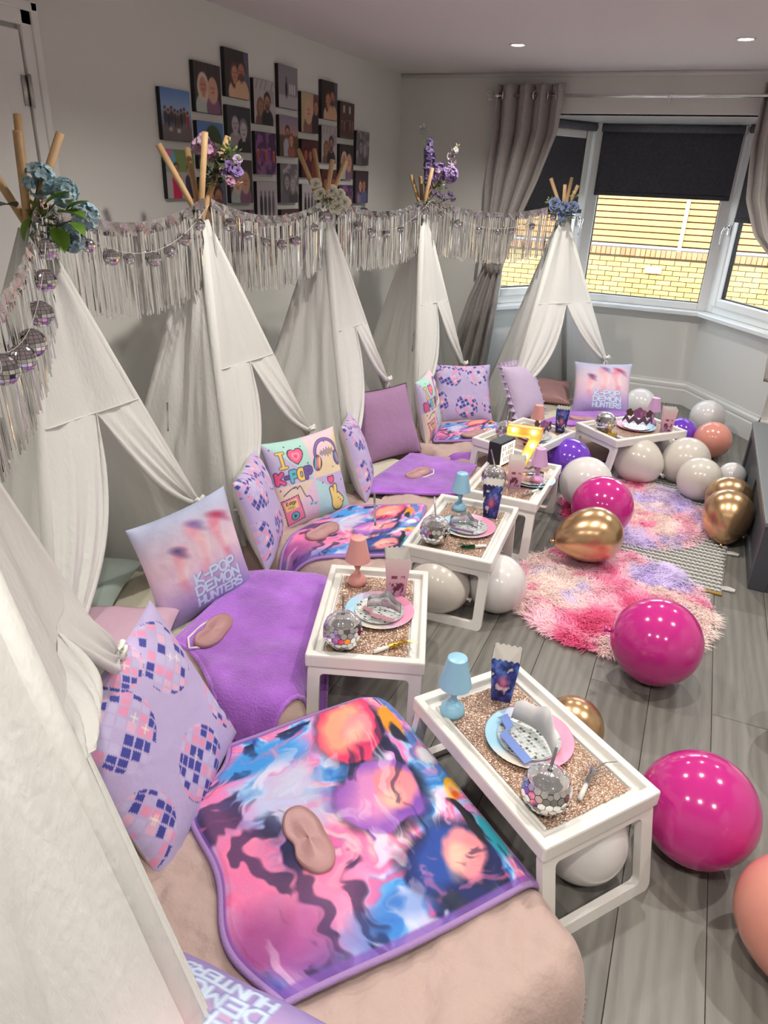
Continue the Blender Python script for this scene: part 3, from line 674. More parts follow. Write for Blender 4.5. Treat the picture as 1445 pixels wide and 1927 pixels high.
# ================================================================ teepees
def lerp(a, b, t): return a*(1-t)+b*t
def build_teepee(label, apex, FL, FR, BL, BR, vs=.42, vtl=.80, vtr=.74, seed=0, topz=1.66, az=1.43, knot=None):
    A = Vector((apex[0], apex[1], az)); B = {k: Vector((p[0], p[1], 0)) for k, p in (('FL', FL), ('FR', FR), ('BL', BL), ('BR', BR))}
    cen = (B['FL']+B['FR']+B['BL']+B['BR'])/4
    t = thing('teepee', label, 'teepee', tuple(cen))
    for k, b in B.items():
        d = (A-b); off = Vector((b.x-A.x, b.y-A.y, 0)).normalized()*-.012; side = Vector((-off.y, off.x, 0))*(1 if k in ('FL', 'BR') else -1)
        top = A+off*2+side*1.5+d*((topz+.03*math.sin(seed*3+len(k)+ord(k[1])+ord(k[0])*2)-az)/d.z)
        MB().tube([b+Vector((0, 0, .004)), A+off, top], .0118, 10).build('pole', M_PINE, t)
        MB().tube([lerp(A, b, .02), lerp(A, b, .5), lerp(A, b, .985)], .0195, 12).build('pole_sleeve', M_TENT, t)
    def panel(b1, b2, v0, v1, nu=26, nv=40, sag=.05, sd=0, wr=.017):
        u, v = np.meshgrid(np.linspace(0, 1, nu), np.linspace(v0, v1, nv), indexing='ij')
        p1 = np.array(A)[None, None]*(1-v[..., None])+np.array(b1)*v[..., None]; p2 = np.array(A)*(1-v[..., None])+np.array(b2)*v[..., None]
        P = p1*(1-u[..., None])+p2*u[..., None]
        n = (Vector(b2)-Vector(b1)).cross(A-Vector(b1)).normalized(); out = Vector(((b1+b2)/2-cen)); n = n if n.dot(out) > 0 else -n
        wv = np.sin(PI*u)
        dis = .016-sag*wv*v**1.2+wr*wv*(np.sin(u*19+3*fbm(u*3, v*2, sd)*4)+.8*(fbm(u*9+v*3, v*2.2, sd+5)-.5)*2)*v + .01*wv*np.sin(v*7+u*9+sd)
        P = P+np.array(n)*dis[..., None]; P[..., 2] = np.maximum(P[..., 2], .012)
        return P, n
    for nm, a, b, sd in (('side_panel', 'FL', 'BL', 1), ('side_panel', 'FR', 'BR', 2), ('back_panel', 'BL', 'BR', 3)):
        P, _ = panel(B[a], B[b], .03, .99, sd=seed*7+sd, nu=36, nv=50); g = MB(); g.grid(P); g.build(nm, M_TENT, t)
    P, n = panel(B['FL'], B['FR'], .03, vs, sag=.0, sd=seed*7+4, wr=.006, nv=24); g = MB(); g.grid(P); g.build('front_panel', M_TENT, t)
    seam = [Vector(p) for p in P[:, -1]]
    if seed: MB().tube([p+n*.003 for p in seam], .0028, 6).build('seam', M_TENT, t)
    mid = seam[len(seam)//2]
    def near_v(k_, q_): return min((math.hypot(proj(lerp(A, B[k_], q/100))[0]-q_[0], proj(lerp(A, B[k_], q/100))[1]-q_[1]), q/100) for q in range(45, 95))[1]
    if seed == 0: vtl = near_v('FL', (25, 1120))
    if knot:
        vtr = near_v('FR', knot)
    for sgn, key, vt in ((0, 'FL', vtl), (1, 'FR', vtr)):
        b = B[key]; nu, nv = 26, 46
        tie = lerp(A, b, vt)+n*.02
        inward = ((B['FR']-B['FL']).normalized())*(1 if key == 'FL' else -1)
        rows = []
        for iu in range(nu):
            u = iu/(nu-1); row = []
            for iv in range(nv):
                q = iv/(nv-1); v = vs+(vt-vs)*q
                pole = lerp(A, b, v)+n*.017
                inn = lerp(mid, tie+inward*.035, q)
                inn = inn+n*(.03*math.sin(PI*q))+Vector((0, 0, -.05*math.sin(PI*q)))+inward*(.05*math.sin(PI*q)*(1 if key == 'FL' else .4))
                p = lerp(pole, inn, u); fold = math.sin(u*15+seed+3*q)*.011*(.25+q)*math.sin(PI*min(u*1.1, 1))+.008*math.sin(u*31+q*6+seed)*q
                row.append(p+n*(fold+.03*math.sin(PI*u)*q*(1-q)*2))
            rows.append(row)
        g = MB(); g.grid([[tuple(p) for p in r] for r in rows])
        roll = [rows[-1][k] for k in range(0, nv, 3)]
        g.tube([p+n*.004 for p in roll], [.001+.006*min(1, k/3)+.007*(k/len(roll)) for k in range(len(roll))], 8)
        # tail below the tie, gathered on the pole
        tl = []
        for iu in range(14):
            u = iu/13; row = []
            for iv in range(16):
                q = iv/15; v = vt+(.985-vt)*q; pole = lerp(A, b, v)+n*.02
                wdt = (.03+.05*q**.7)*(1 if seed or key == 'FR' else .5)
                row.append(tuple(pole+inward*(u*wdt)+n*(.012*math.sin(u*13+seed)*(.4+q)-.01*q)))
            tl.append(row)
        g.grid(tl); fl_ = g.build('flap', M_TENT, t)
        k = MB(); c0 = tie+inward*.012+n*.012; up = Vector((0, 0, 1)); s_ = inward
        k.tube([tie-inward*.02, tie-inward*.0+n*.03, tie+inward*.03+n*.02, tie+inward*.035-n*.01], .006, 7)
        for e1, e2 in ((.6, .6), (-.7, .5)):
            k.tube([c0, c0+s_*(.03*e1)+up*(.028*e2)+n*.012, c0+s_*(.045*e1)+up*(.008)+n*.01, c0+s_*(.025*e1)-up*.012+n*.006, c0], [.004, .007, .008, .006, .004], 7)
        for e1, ln in ((.5, .07), (-.35, .055)):
            k.tube([c0, c0+s_*(.02*e1)-up*(ln*.5)+n*.008, c0+s_*(.05*e1)-up*ln+n*.004], [.005, .005, .003], 6)
        k.tube([c0-s_*.01, c0+s_*.01], .011, 8)
        if seed or key == 'FR': k.build('tie_bow', M_TIE, t)
    return t, A
def xy(v): return (v.x, v.y)
def clampx(p): return (max(p[0], XL+.06), min(p[1], YF-.06) if not (BAY[0].x+.1 < p[0] < BAY[3].x-.1) else p[1])
def refl(c, p): return clampx((2*c[0]-p[0], 2*c[1]-p[1]))
AP = {}
r0 = ray(-305, 437); s0 = 1.09/math.hypot(r0[0], r0[1])
TP = {0: ((r0[0]*s0, r0[1]*s0), xy(pz(480, 2174)), xy(pz(318, 1408))), 1: ((-1.86, 1.645), xy(pz(112, 1380)), (-1.50, 2.13)), 2: ((-1.84, 2.44), xy(pz(455, 1100)), (-1.47, 3.02)),
      3: ((-1.84, 3.46), xy(pz(663, 962)), (-1.42, 3.84)), 4: ((-1.74, 4.60), xy(pz(777, 858)), (-1.27, 4.72)), 5: ((-.95, 5.18), xy(pz(936, 832)), (-.33, 5.30))}
TL = ['white cotton teepee at the doorway end, its bow hanging by the disco cushion', 'white cotton teepee topped with blue hydrangeas and bright green leaves', 'white cotton teepee topped with mixed purple and pink flowers before the photo tiles',
      'white cotton teepee topped with a posy of white roses', 'white cotton teepee topped with a tall purple flower spike', 'white cotton teepee topped with small blue roses, standing at the bay window']
for i, (a, fl_, fr_) in TP.items():
    bl_, br_ = refl(a, fr_), refl(a, fl_)
    if i == 1: br_ = (-2.19, 2.0)
    if i == 2: bl_ = (-2.19, 2.08)
    if i == 4: br_ = (-2.10, 5.10)
    if i == 5: bl_, br_ = (-1.40, 5.22), (-.86, 5.86)
    knot = {0: (205, 1232), 1: (362, 938), 2: (578, 808), 3: (722, 716), 4: (866, 684), 5: (1136, 674)}[i]
    _, AP[i] = build_teepee(TL[i], a, fl_, fr_, bl_, br_, knot=knot, seed=i, vs=.40, vtl=(.97 if i == 0 else .85 if i == 1 else .78), vtr=(.74 if i else .70), topz=(1.68 if i in (1, 2, 3) else 1.62))
# ================================================================ cushions
def cush_geo(n, S=1.0, T=.30, seed=0, wr=.02):
    """unit cushion: front grid facing +z, side length S (local units)"""
    u, v = np.meshgrid(np.linspace(-1, 1, n), np.linspace(-1, 1, n), indexing='ij')
    x = u*(1-.07*(1-v*v)*np.abs(u)**1.5); y = v*(1-.07*(1-u*u)*np.abs(v)**1.5)
    prof = ((1-np.abs(u)**3.2)*(1-np.abs(v)**3.2))
    z = T*np.clip(prof, 0, 1)**.55
    w = wr*(fbm(u*2.2+seed, v*2.2, seed, 4)-.5)*2*np.clip(prof*3, 0, 1)+wr*.8*np.sin(7*np.arctan2(v, u)*1.0+seed)*np.hypot(u, v)**3*np.clip(prof*4, 0, 1)*.6
    return x*S/2, y*S/2, (z+w)*S/2
def cushion(label, pose, size, paint, n=90, back=None, T=.30, seed=0, front=None):
    x, y, z, a, b, c = pose
    M = Matrix.Translation((x, y, z)) @ Matrix.Rotation(c, 4, 'Z') @ Matrix.Rotation(b, 4, 'Y') @ Matrix.Rotation(a, 4, 'X')
    t = thing('cushion', label, 'cushion'); t.matrix_basis = M
    gx, gy, gz = cush_geo(n, size, T, seed)
    g = MB(); g.grid(np.stack([gx, gy, gz], -1), colors=paint)
    g.build('front_cover', front or M_PRINTC, t, col=paint is not None, local=True)
    gx, gy, gz = cush_geo(40, size, T*.9, seed+5)
    g = MB(); g.grid(np.stack([gx, gy, -gz], -1)[::-1]); g.build('back_cover', back or M_BACKC, t, local=True)
    return t
def paint_trio(n):
    c = Canvas(n, n); v = c.v[..., None]; st = [(0, (146, 130, 190)), (.25, (186, 160, 208)), (.6, (222, 196, 216)), (1, (176, 184, 214))]
    for k in range(3): c.rgb[..., k] = np.interp(c.v, [s[0] for s in st], [s[1][k] for s in st])
    c.ell(.5, .55, .55, .25, (240, 208, 214), 0, .3, .5)
    # three soft upright pink plumes, no figures
    for x, y0, y1, w, col, top, sx in ((.28, .30, .70, .055, (232, 140, 160), (70, 66, 124), .03), (.51, .34, .86, .058, (236, 148, 166), (104, 84, 150), .04), (.74, .36, .84, .055, (224, 112, 142), (164, 46, 84), .07)):
        for k in range(16):
            q = k/15; xx = x+.03*math.sin(q*6+x*9)
            c.ell(xx, y0+(y1-y0)*q, w*(.35+.5*q+.25*math.sin(q*9)), .035, col, 0, .06, .22+.3*q)
            if 5 < k < 13: c.ell(xx+.02, y0+(y1-y0)*q, w*.8, .02, (250, 236, 230), .3, .05, .45)
        c.ell(x+sx*.6, y1+.0, .035+sx*.6, .022, top, -.35, .05, .9); c.ell(x+sx*1.3, y1-.05, .03+sx*.5, .016, top, -.6, .05, .7)
    c.ell(.62, .22, .36, .16, (150, 132, 190), 0, .2, .55)
    for tx, x, y, h, w in (('K-POP', .37, .345, .085, .075), ('DEMON', .35, .235, .085, .078), ('HUNTERS', .35, .125, .08, .056)):
        c.text(x+.004, y-.004, h, w, tx, .0165, (126, 130, 190)); c.text(x, y, h, w, tx, .0115, (206, 222, 240))
    return c.lin()
def paint_disco(n, rot=0, balls=((.25, .76, .2), (.74, .80, .2), (.02, .33, .2), (.52, .25, .2), (.98, .30, .19), (.5, 1.02, .17), (.03, .98, .16))):
    c = Canvas(n, n, (188, 174, 216))
    c.mix(np.clip((fbm(c.u*3, c.v*3, 3)-.5)*1.2, 0, .4), (200, 182, 226))
    rr = np.random.default_rng(4)
    for bx, by, r in balls:
        a = (c.u-bx)/r; b = (c.v-by)/r; d = np.hypot(a, b); ins = d < 1
        ca, sa = math.cos(.45), math.sin(.45); a, b = a*ca+b*sa, -a*sa+b*ca
        zz = np.sqrt(np.clip(1-a*a-b*b, 0, 1)); lat = np.arcsin(np.clip(b, -1, 1)); K = 7.0/PI*1.35
        lo = np.arctan2(a, zz)*np.cos(lat); i = np.floor(lat*K+50); j = np.floor(lo*K*1.02+50); fi = lat*K+50-i; fj = lo*K*1.02+50-j
        h = vnoise(i*7.31+bx*91, j*5.17+by*53, 8); cell = (np.minimum(fi, 1-fi) > .09) & (np.minimum(fj, 1-fj) > .09)
        band = np.sin(i*1.1+j*.9+bx*9)
        for lo_, hi_, col in ((-9, .40, (54, 60, 150)), (.40, .56, (232, 150, 186)), (.56, .72, (196, 186, 224)), (.72, .84, (226, 180, 206))):
            q = h+.16*band
            c.mix((ins & cell & (q >= lo_) & (q < hi_))*.92, col)
        for k in range(2):
            sx, sy = bx+rr.uniform(-.5, .5)*r, by+rr.uniform(-.5, .5)*r
            for e in (0, PI/2): c.line([(sx-.022*math.cos(e+.4), sy-.022*math.sin(e+.4)), (sx+.022*math.cos(e+.4), sy+.022*math.sin(e+.4))], .0025, (250, 244, 214))
    return c.lin()
def paint_four(n):
    c = Canvas(n, n, (214, 190, 220))
    c.rect(0, .5, .5, 1, (178, 222, 212)); c.rect(.5, .5, 1, 1, (232, 204, 214)); c.rect(0, 0, .5, .5, (226, 206, 190)); c.rect(.5, 0, 1, .5, (178, 214, 220))
    c.poly([(0, .5), (.5, .5), (0, 1)], (196, 186, 220)); c.poly([(.5, .5), (1, .5), (1, 1)], (232, 212, 178)); c.poly([(0, 0), (.5, 0), (.5, .5)], (222, 192, 218)); c.poly([(.5, .5), (1, .5), (1, .15)], (190, 178, 218))
    K = (70, 54, 92)
    def out_text(x, y, h, w, tx, cols, t):
        xx = x
        for ch, col in zip(tx, cols):
            c.text(xx, y, h, w, ch, t*1.45, K); c.text(xx, y, h, w, ch, t, col); xx += w*1.33*(.75 if ch in '-' else 1)
    for q, col in ((1.45, K), (1, (238, 208, 108))):
        c.line([(.155, .70), (.155, .86)], .017*q, col); c.line([(.115, .865), (.195, .865)], .013*q, col); c.line([(.115, .70), (.195, .70)], .013*q, col)
    c.heart(.335, .795, .088, K); c.heart(.335, .795, .076, (238, 104, 142)); c.heart(.335, .795, .045, (250, 150, 176)); c.heart(.335, .795, .022, (232, 90, 130))
    out_text(.05, .535, .105, .072, 'K-POP', [(232, 92, 140), (110, 84, 160), (96, 190, 204), (240, 206, 110), (112, 90, 166)], .019)
    # headphones
    th = np.linspace(-.15, PI+.15, 26); arc = [(.745+.165*math.cos(a), .74+.17*math.sin(a)) for a in th]
    c.line(arc, .02, K); c.line(arc, .012, (140, 112, 190))
    for sx, cols in ((-1, ((92, 180, 196), (236, 120, 160), (240, 200, 120))), (1, ((236, 120, 160), (92, 180, 196), (140, 112, 190)))):
        x = .745+sx*.155; c.ell(x, .66, .062, .092, K, sx*.25)
        for k, col in enumerate(cols): c.ell(x+sx*(.028-.028*k), .66, .016, .078, col, sx*.25)
    for k, h in enumerate((.02, .05, .03, .07, .045, .085, .05, .07, .03, .05)): c.line([(.655+.021*k, .755-h*.6), (.655+.021*k, .755+h*.6)], .005, K)
    for x, y in ((.06, .92), (.24, .93), (.43, .9), (.46, .69), (.06, .46), (.22, .46), (.6, .43), (.9, .40), (.76, .88), (.8, .57)): c.ell(x, y, .008, .008, K)
    # music player
    for q, col in ((.010, K), (0, (236, 132, 170))): c.poly([(.10-q, .06-q), (.30+q, .10-q), (.245+q, .375+q), (.045-q, .335+q)], col)
    c.poly([(.085, .215), (.24, .245), (.22, .35), (.065, .32)], (240, 208, 128)); c.text(.092, .285, .035, .02, 'K-POP', .004, K)
    for k, h in enumerate((.01, .025, .015, .03, .012)): c.line([(.11+k*.018, .255-h*.5), (.11+k*.018, .255+h*.5)], .003, K)
    c.ell(.185, .15, .052, .052, K); c.ell(.185, .15, .044, .044, (92, 182, 200)); c.poly([(.17, .125), (.17, .175), (.21, .15)], K)
    tt = np.linspace(0, 1, 30); c.line([(.08+.34*t, .40+.07*math.sin(t*PI)-.32*max(0, t-.55)+.03*math.sin(t*22)*(t > .5)) for t in tt], .005, K)
    c.ell(.40, .235, .022, .016, (96, 180, 204)); c.ell(.455, .225, .022, .016, (96, 180, 204))
    # hand making a small heart
    Y = (240, 212, 128)
    for q, col in ((.012, K), (0, Y)):
        c.ell(.775, .16, .085+q, .10+q, col); c.line([(.72, .2), (.705, .33)], .024+q, col); c.line([(.75, .2), (.765, .35)], .024+q, col)
        for k in range(3): c.ell(.80+.028*k, .235-.03*k, .024+q, .03+q, col)
    for k in range(3): c.line([(.785+.028*k, .2-.03*k), (.80+.03*k, .205-.03*k)], .004, K)
    c.heart(.725, .43, .048, K); c.heart(.725, .43, .038, (238, 96, 136))
    return c.lin()
cushion('lilac cushion printed with navy and pink disco balls, leaning on the doorway teepee', (-.976, .997, .352, 1.14, -.066, 1.831), .475, paint_disco(170), 170, seed=1, T=.26)
q1, q2 = pz(352, 1812, .17), pz(640, 1958, .17); qa = math.atan2(q1.y-q2.y, q1.x-q2.x); qt = .36; qc = (q1+q2)/2+Vector((-math.sin(qa)*math.cos(qt), math.cos(qa)*math.cos(qt), math.sin(qt)))*.2
cushion('lilac cushion with pale block lettering tipped back at the doorway teepee', (qc.x, qc.y, qc.z+.02, qt, 0, qa), .41, paint_trio(110), 110, seed=9)
cushion('lilac cushion with pale block lettering and pink shapes, leaning beside a purple blanket', (-1.446, 1.757, .335, 1.32, -.092, 1.29), .405, paint_trio(170), 170, seed=2)
cushion('cushion of four pastel squares with heart, headphones and music player, facing the room', (-1.465, 2.598, .335, 1.233, -.014, 1.142), .405, paint_four(170), 170, seed=3)
cushion('lilac disco ball cushion with white back, leaning against the four-square cushion', (-1.475, 2.221, .336, 1.275, .015, 1.967), .40, paint_disco(120), 120, seed=4)
cushion('plain mauve cushion with dark piping', (-1.485, 3.541, .326, 1.125, -.011, 1.056), .41, None, 60, front=M_MAUVE, back=M_MAUVE, seed=5)
cushion('lilac disco ball cushion squeezed beside the plain mauve cushion', (-1.40, 2.984, .331, 1.236, .12, 1.95), .39, paint_disco(100), 100, seed=6)
cushion('four-square pastel cushion seen edge on between mauve and disco cushions', (-1.379, 3.935, .339, 1.335, .018, 1.722), .39, paint_four(100), 100, seed=7)
cushion('lilac disco ball cushion standing square to the room before the bay-side teepees', (-1.305, 4.402, .318, 1.05, .017, .578), .40, paint_disco(130), 130, seed=8)
rf = cushion('plain lilac cushion with a gathered frill', (-.957, 4.66, .322, 1.065, .084, 1.294), .38, None, 60, front=M_LILAC, back=M_LILAC, seed=10, T=.34)
g = MB(); S = .185; n = 200; loop = []
for k in range(n+1):
    q = (k/n*4) % 4; sd = int(q); f = q-sd; p = [(-1+2*f, -1), (1, -1+2*f), (1-2*f, 1), (-1, 1-2*f)][sd]
    loop.append(p)
rows = [[(p[0]*S*(1+.0), p[1]*S, 0) for p in loop], [(p[0]*S*1.07, p[1]*S*1.07, .008*math.sin(k*1.1)) for k, p in enumerate(loop)], [(p[0]*S*1.17, p[1]*S*1.17, .02*math.sin(k*1.1+.5)) for k, p in enumerate(loop)]]
g.grid(rows); g.build('frill', M_LILAC, rf, local=True)
pp = [o for o in bpy.data.objects if o.get('label') == 'plain mauve cushion with dark piping'][0]
g = MB(); S = .205; g.tube([(p[0]*S*(1-.07*(1-p[1]**2)), p[1]*S*(1-.07*(1-p[0]**2)), 0) for p in loop[::4]]+[(-S, -S, 0)], .004, 6); g.build('piping', mat('dark_plum', (.06, .02, .06), .7), pp, local=True)
cushion('lilac cushion with pale block lettering standing before the bay window wall', (-.50, 5.08, .305, .98, -.03, .23), .395, paint_trio(130), 130, seed=11)
# pillows lying inside the teepees
def pillow(label, pos, rotz, size, m, tilt=.25):
    M = Matrix.Translation(pos) @ Matrix.Rotation(rotz, 4, 'Z') @ Matrix.Rotation(tilt, 4, 'X')
    t = thing('pillow', label, 'pillow'); t.matrix_basis = M
    gx, gy, gz = cush_geo(50, 1, .26, 3, .03)
    g = MB(); g.grid(np.stack([gx*size[0], gy*size[1], gz*size[2]], -1)); g.build('top', m, t, local=True)
    g = MB(); g.grid(np.stack([gx*size[0], gy*size[1], -gz*size[2]*.8], -1)[::-1]); g.build('underside', m, t, local=True)
p = pz(215, 1215, .22); pillow('pink pillow lying by the bow of the doorway teepee', (p.x-.06, p.y+.02, .20), .5, (.42, .34, .45), M_PINKC, .1)
p = pz(140, 1090, .2); pillow('pale green pillow deep inside the hydrangea teepee', (p.x, p.y, .19), .3, (.40, .3, .4), mat('pale_green', (.42, .50, .46), .85), .15)
p = pz(1030, 735, .2); pillow('dusky pink pillow inside the bay window teepee', (p.x, p.y-.05, .21), .2, (.36, .3, .4), M_SATIN, .3)

# ================================================================ sleep masks
def mask(label, px_, py_, z, rot, s=1.0, tilt=0.0, rx=0.0, mi=0):
    t = thing('sleep_mask', label, 'sleep mask'); p = pz(px_, py_, z)
    t.matrix_basis = Matrix.Translation(p) @ Matrix.Rotation(rot, 4, 'Z') @ Matrix.Rotation(rx, 4, 'X') @ Matrix.Rotation(tilt, 4, 'Y')
    out = []
    for k in range(72):
        a = k/72*2*PI; x = .098*math.cos(a); y = .049*math.sin(a)*abs(math.sin(a))**-.15*(1-.10*math.exp(-(x/.03)**2) if math.sin(a) > 0 else 1-.26*math.exp(-(x/.026)**2)) if k not in (0, 36) else 0.0
        y += .012*(1 if False else 0); out.append((x*s, y*s))
    rings = []
    for k, (f, zz) in enumerate(((1.0, 0), (1.0, .006), (.97, .010), (.90, .0105), (.86, .0085), (.5, .011), (.0, .0115))): rings.append([(x*f, y*f, zz+.006*(x/s/.098)**2*(f < 1.1)) for x, y in out])
    g = MB(); g.grid(rings[3:], closed_v=True); g.build('pad', M_SATIN, t, local=True)
    g = MB(); g.grid(rings[:4], closed_v=True); g.build('binding', M_SATINT, t, local=True)
    if mi:
        g = MB(); g.tube([(.094*s, 0, .004), (.11*s, -.03*s, .004), (.06*s, -.062*s, .004), (-.02*s, -.055*s, .004), (-.08*s, -.035*s, .003), (-.094*s, 0, .004)], .004, 6); g.build('strap', M_ELASTIC, t, local=True)
# ================================================================ bed trays and what stands on them
M_TRAY = mat('white_tray_plastic', (.78, .76, .73), .35)
TRZ, TFL = .285, .268        # rim and inside of the tray top
def tray_mesh_thing():
    t = thing('bed_tray', 'tray', 'bed tray')
    L, W = .555, .36; b = MB()
    b.bbox((0, 0, .258), (W-.01, L-.01, .016), .003)                               # floor of the top
    for s in (-1, 1):
        b.bbox((s*(W/2-.011), 0, .265), (.022, L, .046), .006); b.bbox((0, s*(L/2-.014), .265), (W-.03, .028, .046), .006)
        b.bbox((s*(W/2-.046), 0, .268), (.008, L-.10, .018), .003)                   # inner rib beside the groove
    top = b.build('tray_top', M_TRAY, t, False, local=True)
    h = MB(); h.bbox((-W/2+.012, 0, .2872), (.008, .035, .0015), .0006); h.build('slot', mat('dark_slot', (.12, .06, .13), .6), top, local=True)
    for s in (-1, 1):
        # rounded rectangular leg loop, splayed outwards
        def rr(w, h, r, n=5):
            pts = []
            for cx_, cy_, a0 in ((w/2-r, h/2-r, 0), (-w/2+r, h/2-r, PI/2), (-w/2+r, -h/2+r, PI), (w/2-r, -h/2+r, 1.5*PI)):
                for k in range(n): a = a0+k/(n-1)*PI/2; pts.append((cx_+r*math.cos(a), cy_+r*math.sin(a)))
            return pts
        H_ = .258; o_, i_ = rr(.345, H_, .022), rr(.345-.074, H_-.066, .014)
        M = Matrix.Translation((0, s*(L/2-.02), .245)) @ Matrix.Rotation(s*.20, 4, 'X') @ Matrix.Translation((0, 0, -H_/2+.004)) @ Matrix.Rotation(PI/2, 4, 'X')
        lg = MB(); rows = []
        for pts, z in ((o_, -.011), (o_, .011), (i_, .011), (i_, -.011)): rows.append([tuple(M @ Vector((p[0], p[1], z))) for p in pts])
        lg.grid(rows, closed_u=True, closed_v=True)
        lg.build('leg_frame', M_TRAY, t, False, local=True)
    return t
TRAY0 = tray_mesh_thing()
def tray_pose(px_):
    P = [pz(x, y, TRZ) for x, y in px_]; c = sum(P, Vector())/4
    e = ((P[3]-P[0])+(P[2]-P[1])).normalized()           # along the long side
    return c, math.atan2(e.y, e.x)+PI/2
TRAYS = {1: [(773.1, 1306.2), (975.7, 1252), (1245.6, 1486), (1024, 1606)], 2: [(623.4, 1063.5), (805.8, 1077), (801, 1248), (572.8, 1230.6)], 3: [(829, 932), (974.4, 957.4), (927, 1057), (759, 1022)],
         4: [(917, 866), (1059.7, 873.7), (1014, 946), (876.4, 911)], 5: [(973.3, 787), (1085.6, 814), (986.8, 851), (903.5, 822)], 6: [(1150, 778), (1291, 811), (1149.5, 831.5), (1086.7, 795)]}
TRAYS[6] = [(1086.7, 795), (1149.5, 831.5), (1291, 811), (1232, 780)]
TLAB = {1: 'white folding bed tray holding a blue lamp, beside the doorway bed', 2: 'white folding bed tray holding a coral pink lamp and a gold party blower', 3: 'white folding bed tray holding a blue lamp and a green party blower',
        4: 'white folding bed tray holding the lit number 7', 5: 'white folding bed tray behind the lit number 7', 6: 'white folding bed tray holding an upright star tiara, nearest the bay'}
TP_ = {}
for k, q in TRAYS.items():
    c, rz = tray_pose(q)
    if k == 6:
        e = (pz(*q[2], TRZ)-pz(*q[1], TRZ)).normalized(); c = (pz(*q[0], TRZ)+pz(*q[2], TRZ))/2; rz = math.atan2(e.y, e.x)-PI/2
    t = TRAY0 if k == 1 else copy_tree(TRAY0)
    t.location = (c.x, c.y, 0); t.rotation_euler = (0, 0, rz); t['label'] = TLAB[k]; t['group'] = 'bed trays at the feet of the beds'; TP_[k] = (c, rz)
def tloc(k, x, y, z=TFL):
    c, rz = TP_[k]; return Vector((c.x+x*math.cos(rz)-y*math.sin(rz), c.y+x*math.sin(rz)+y*math.cos(rz), z))
# which side of each tray is the bed side (local -x or +x): the bed is on -x for all but where flipped
# ---------------------------------------------------------------- rose gold glitter mats
def glitter():
    m = bpy.data.materials.new('rose_gold_sequins'); nt, p = nodes_of(m); N = nt.nodes.new; K = nt.links.new
    tc = N('ShaderNodeTexCoord'); v = N('ShaderNodeTexVoronoi'); v.inputs['Scale'].default_value = 430; K(tc.outputs['Object'], v.inputs['Vector'])
    sb = N('ShaderNodeVectorMath'); sb.operation = 'SUBTRACT'; sb.inputs[1].default_value = (.5, .5, .5); K(v.outputs['Color'], sb.inputs[0])
    sc = N('ShaderNodeVectorMath'); sc.operation = 'SCALE'; sc.inputs['Scale'].default_value = 1.0; K(sb.outputs[0], sc.inputs[0])
    ge = N('ShaderNodeNewGeometry'); ad = N('ShaderNodeVectorMath'); ad.operation = 'ADD'; K(ge.outputs['Normal'], ad.inputs[0]); K(sc.outputs[0], ad.inputs[1])
    no = N('ShaderNodeVectorMath'); no.operation = 'NORMALIZE'; K(ad.outputs[0], no.inputs[0]); K(no.outputs[0], p.inputs['Normal'])
    hs = N('ShaderNodeHueSaturation'); hs.inputs['Color'].default_value = (.80, .55, .42, 1); sx = N('ShaderNodeSeparateXYZ'); K(v.outputs['Color'], sx.inputs[0])
    cr = N('ShaderNodeValToRGB'); ce = cr.color_ramp.elements; ce[0].color = (.26, .14, .085, 1); ce[1].position = .80; ce[1].color = (.56, .35, .25, 1); e3 = ce.new(.88); e3.color = (.95, .82, .72, 1); K(sx.outputs[0], cr.inputs[0]); K(cr.outputs[0], p.inputs['Base Color'])  # sparkle painted into the base colour: pale glints among darker flecks
    p.inputs['Metallic'].default_value = .35; p.inputs['Roughness'].default_value = .3
    return m
M_GLIT = glitter()
def placemat(k, ox=.0, w=.262, l=.455, oy=0):
    rr = random.Random(k); g = MB(); n = 40; rows = []
    pts = []
    for s in range(4):
        for i in range(n):
            f = i/n; p = [(-1+2*f, -1), (1, -1+2*f), (1-2*f, 1), (-1, 1-2*f)][s]
            pts.append((p[0]*w/2+rr.uniform(-.0018, .0018), p[1]*l/2+rr.uniform(-.0022, .0022)))
    g.prism([(x+ox, y+oy) for x, y in pts], 0, .0035)
    c, rz = TP_[k]; near = {1: 'under the blue lamp at the doorway end', 2: 'under the coral pink lamp', 3: 'under the blue lamp and green party blower', 4: 'under the lit number 7', 5: 'behind the lit number 7', 6: 'under the upright star tiara'}[k]
    o = g.build('placemat', M_GLIT, smooth=False); o.location = (c.x, c.y, TFL-.0005); o.rotation_euler = (0, 0, rz)
    return tag(o, 'rose gold sequin placemat '+near, 'placemat', 'sequin placemats')
for k in range(1, 7): placemat(k, 0.0, .25)
ZT = TFL+.004
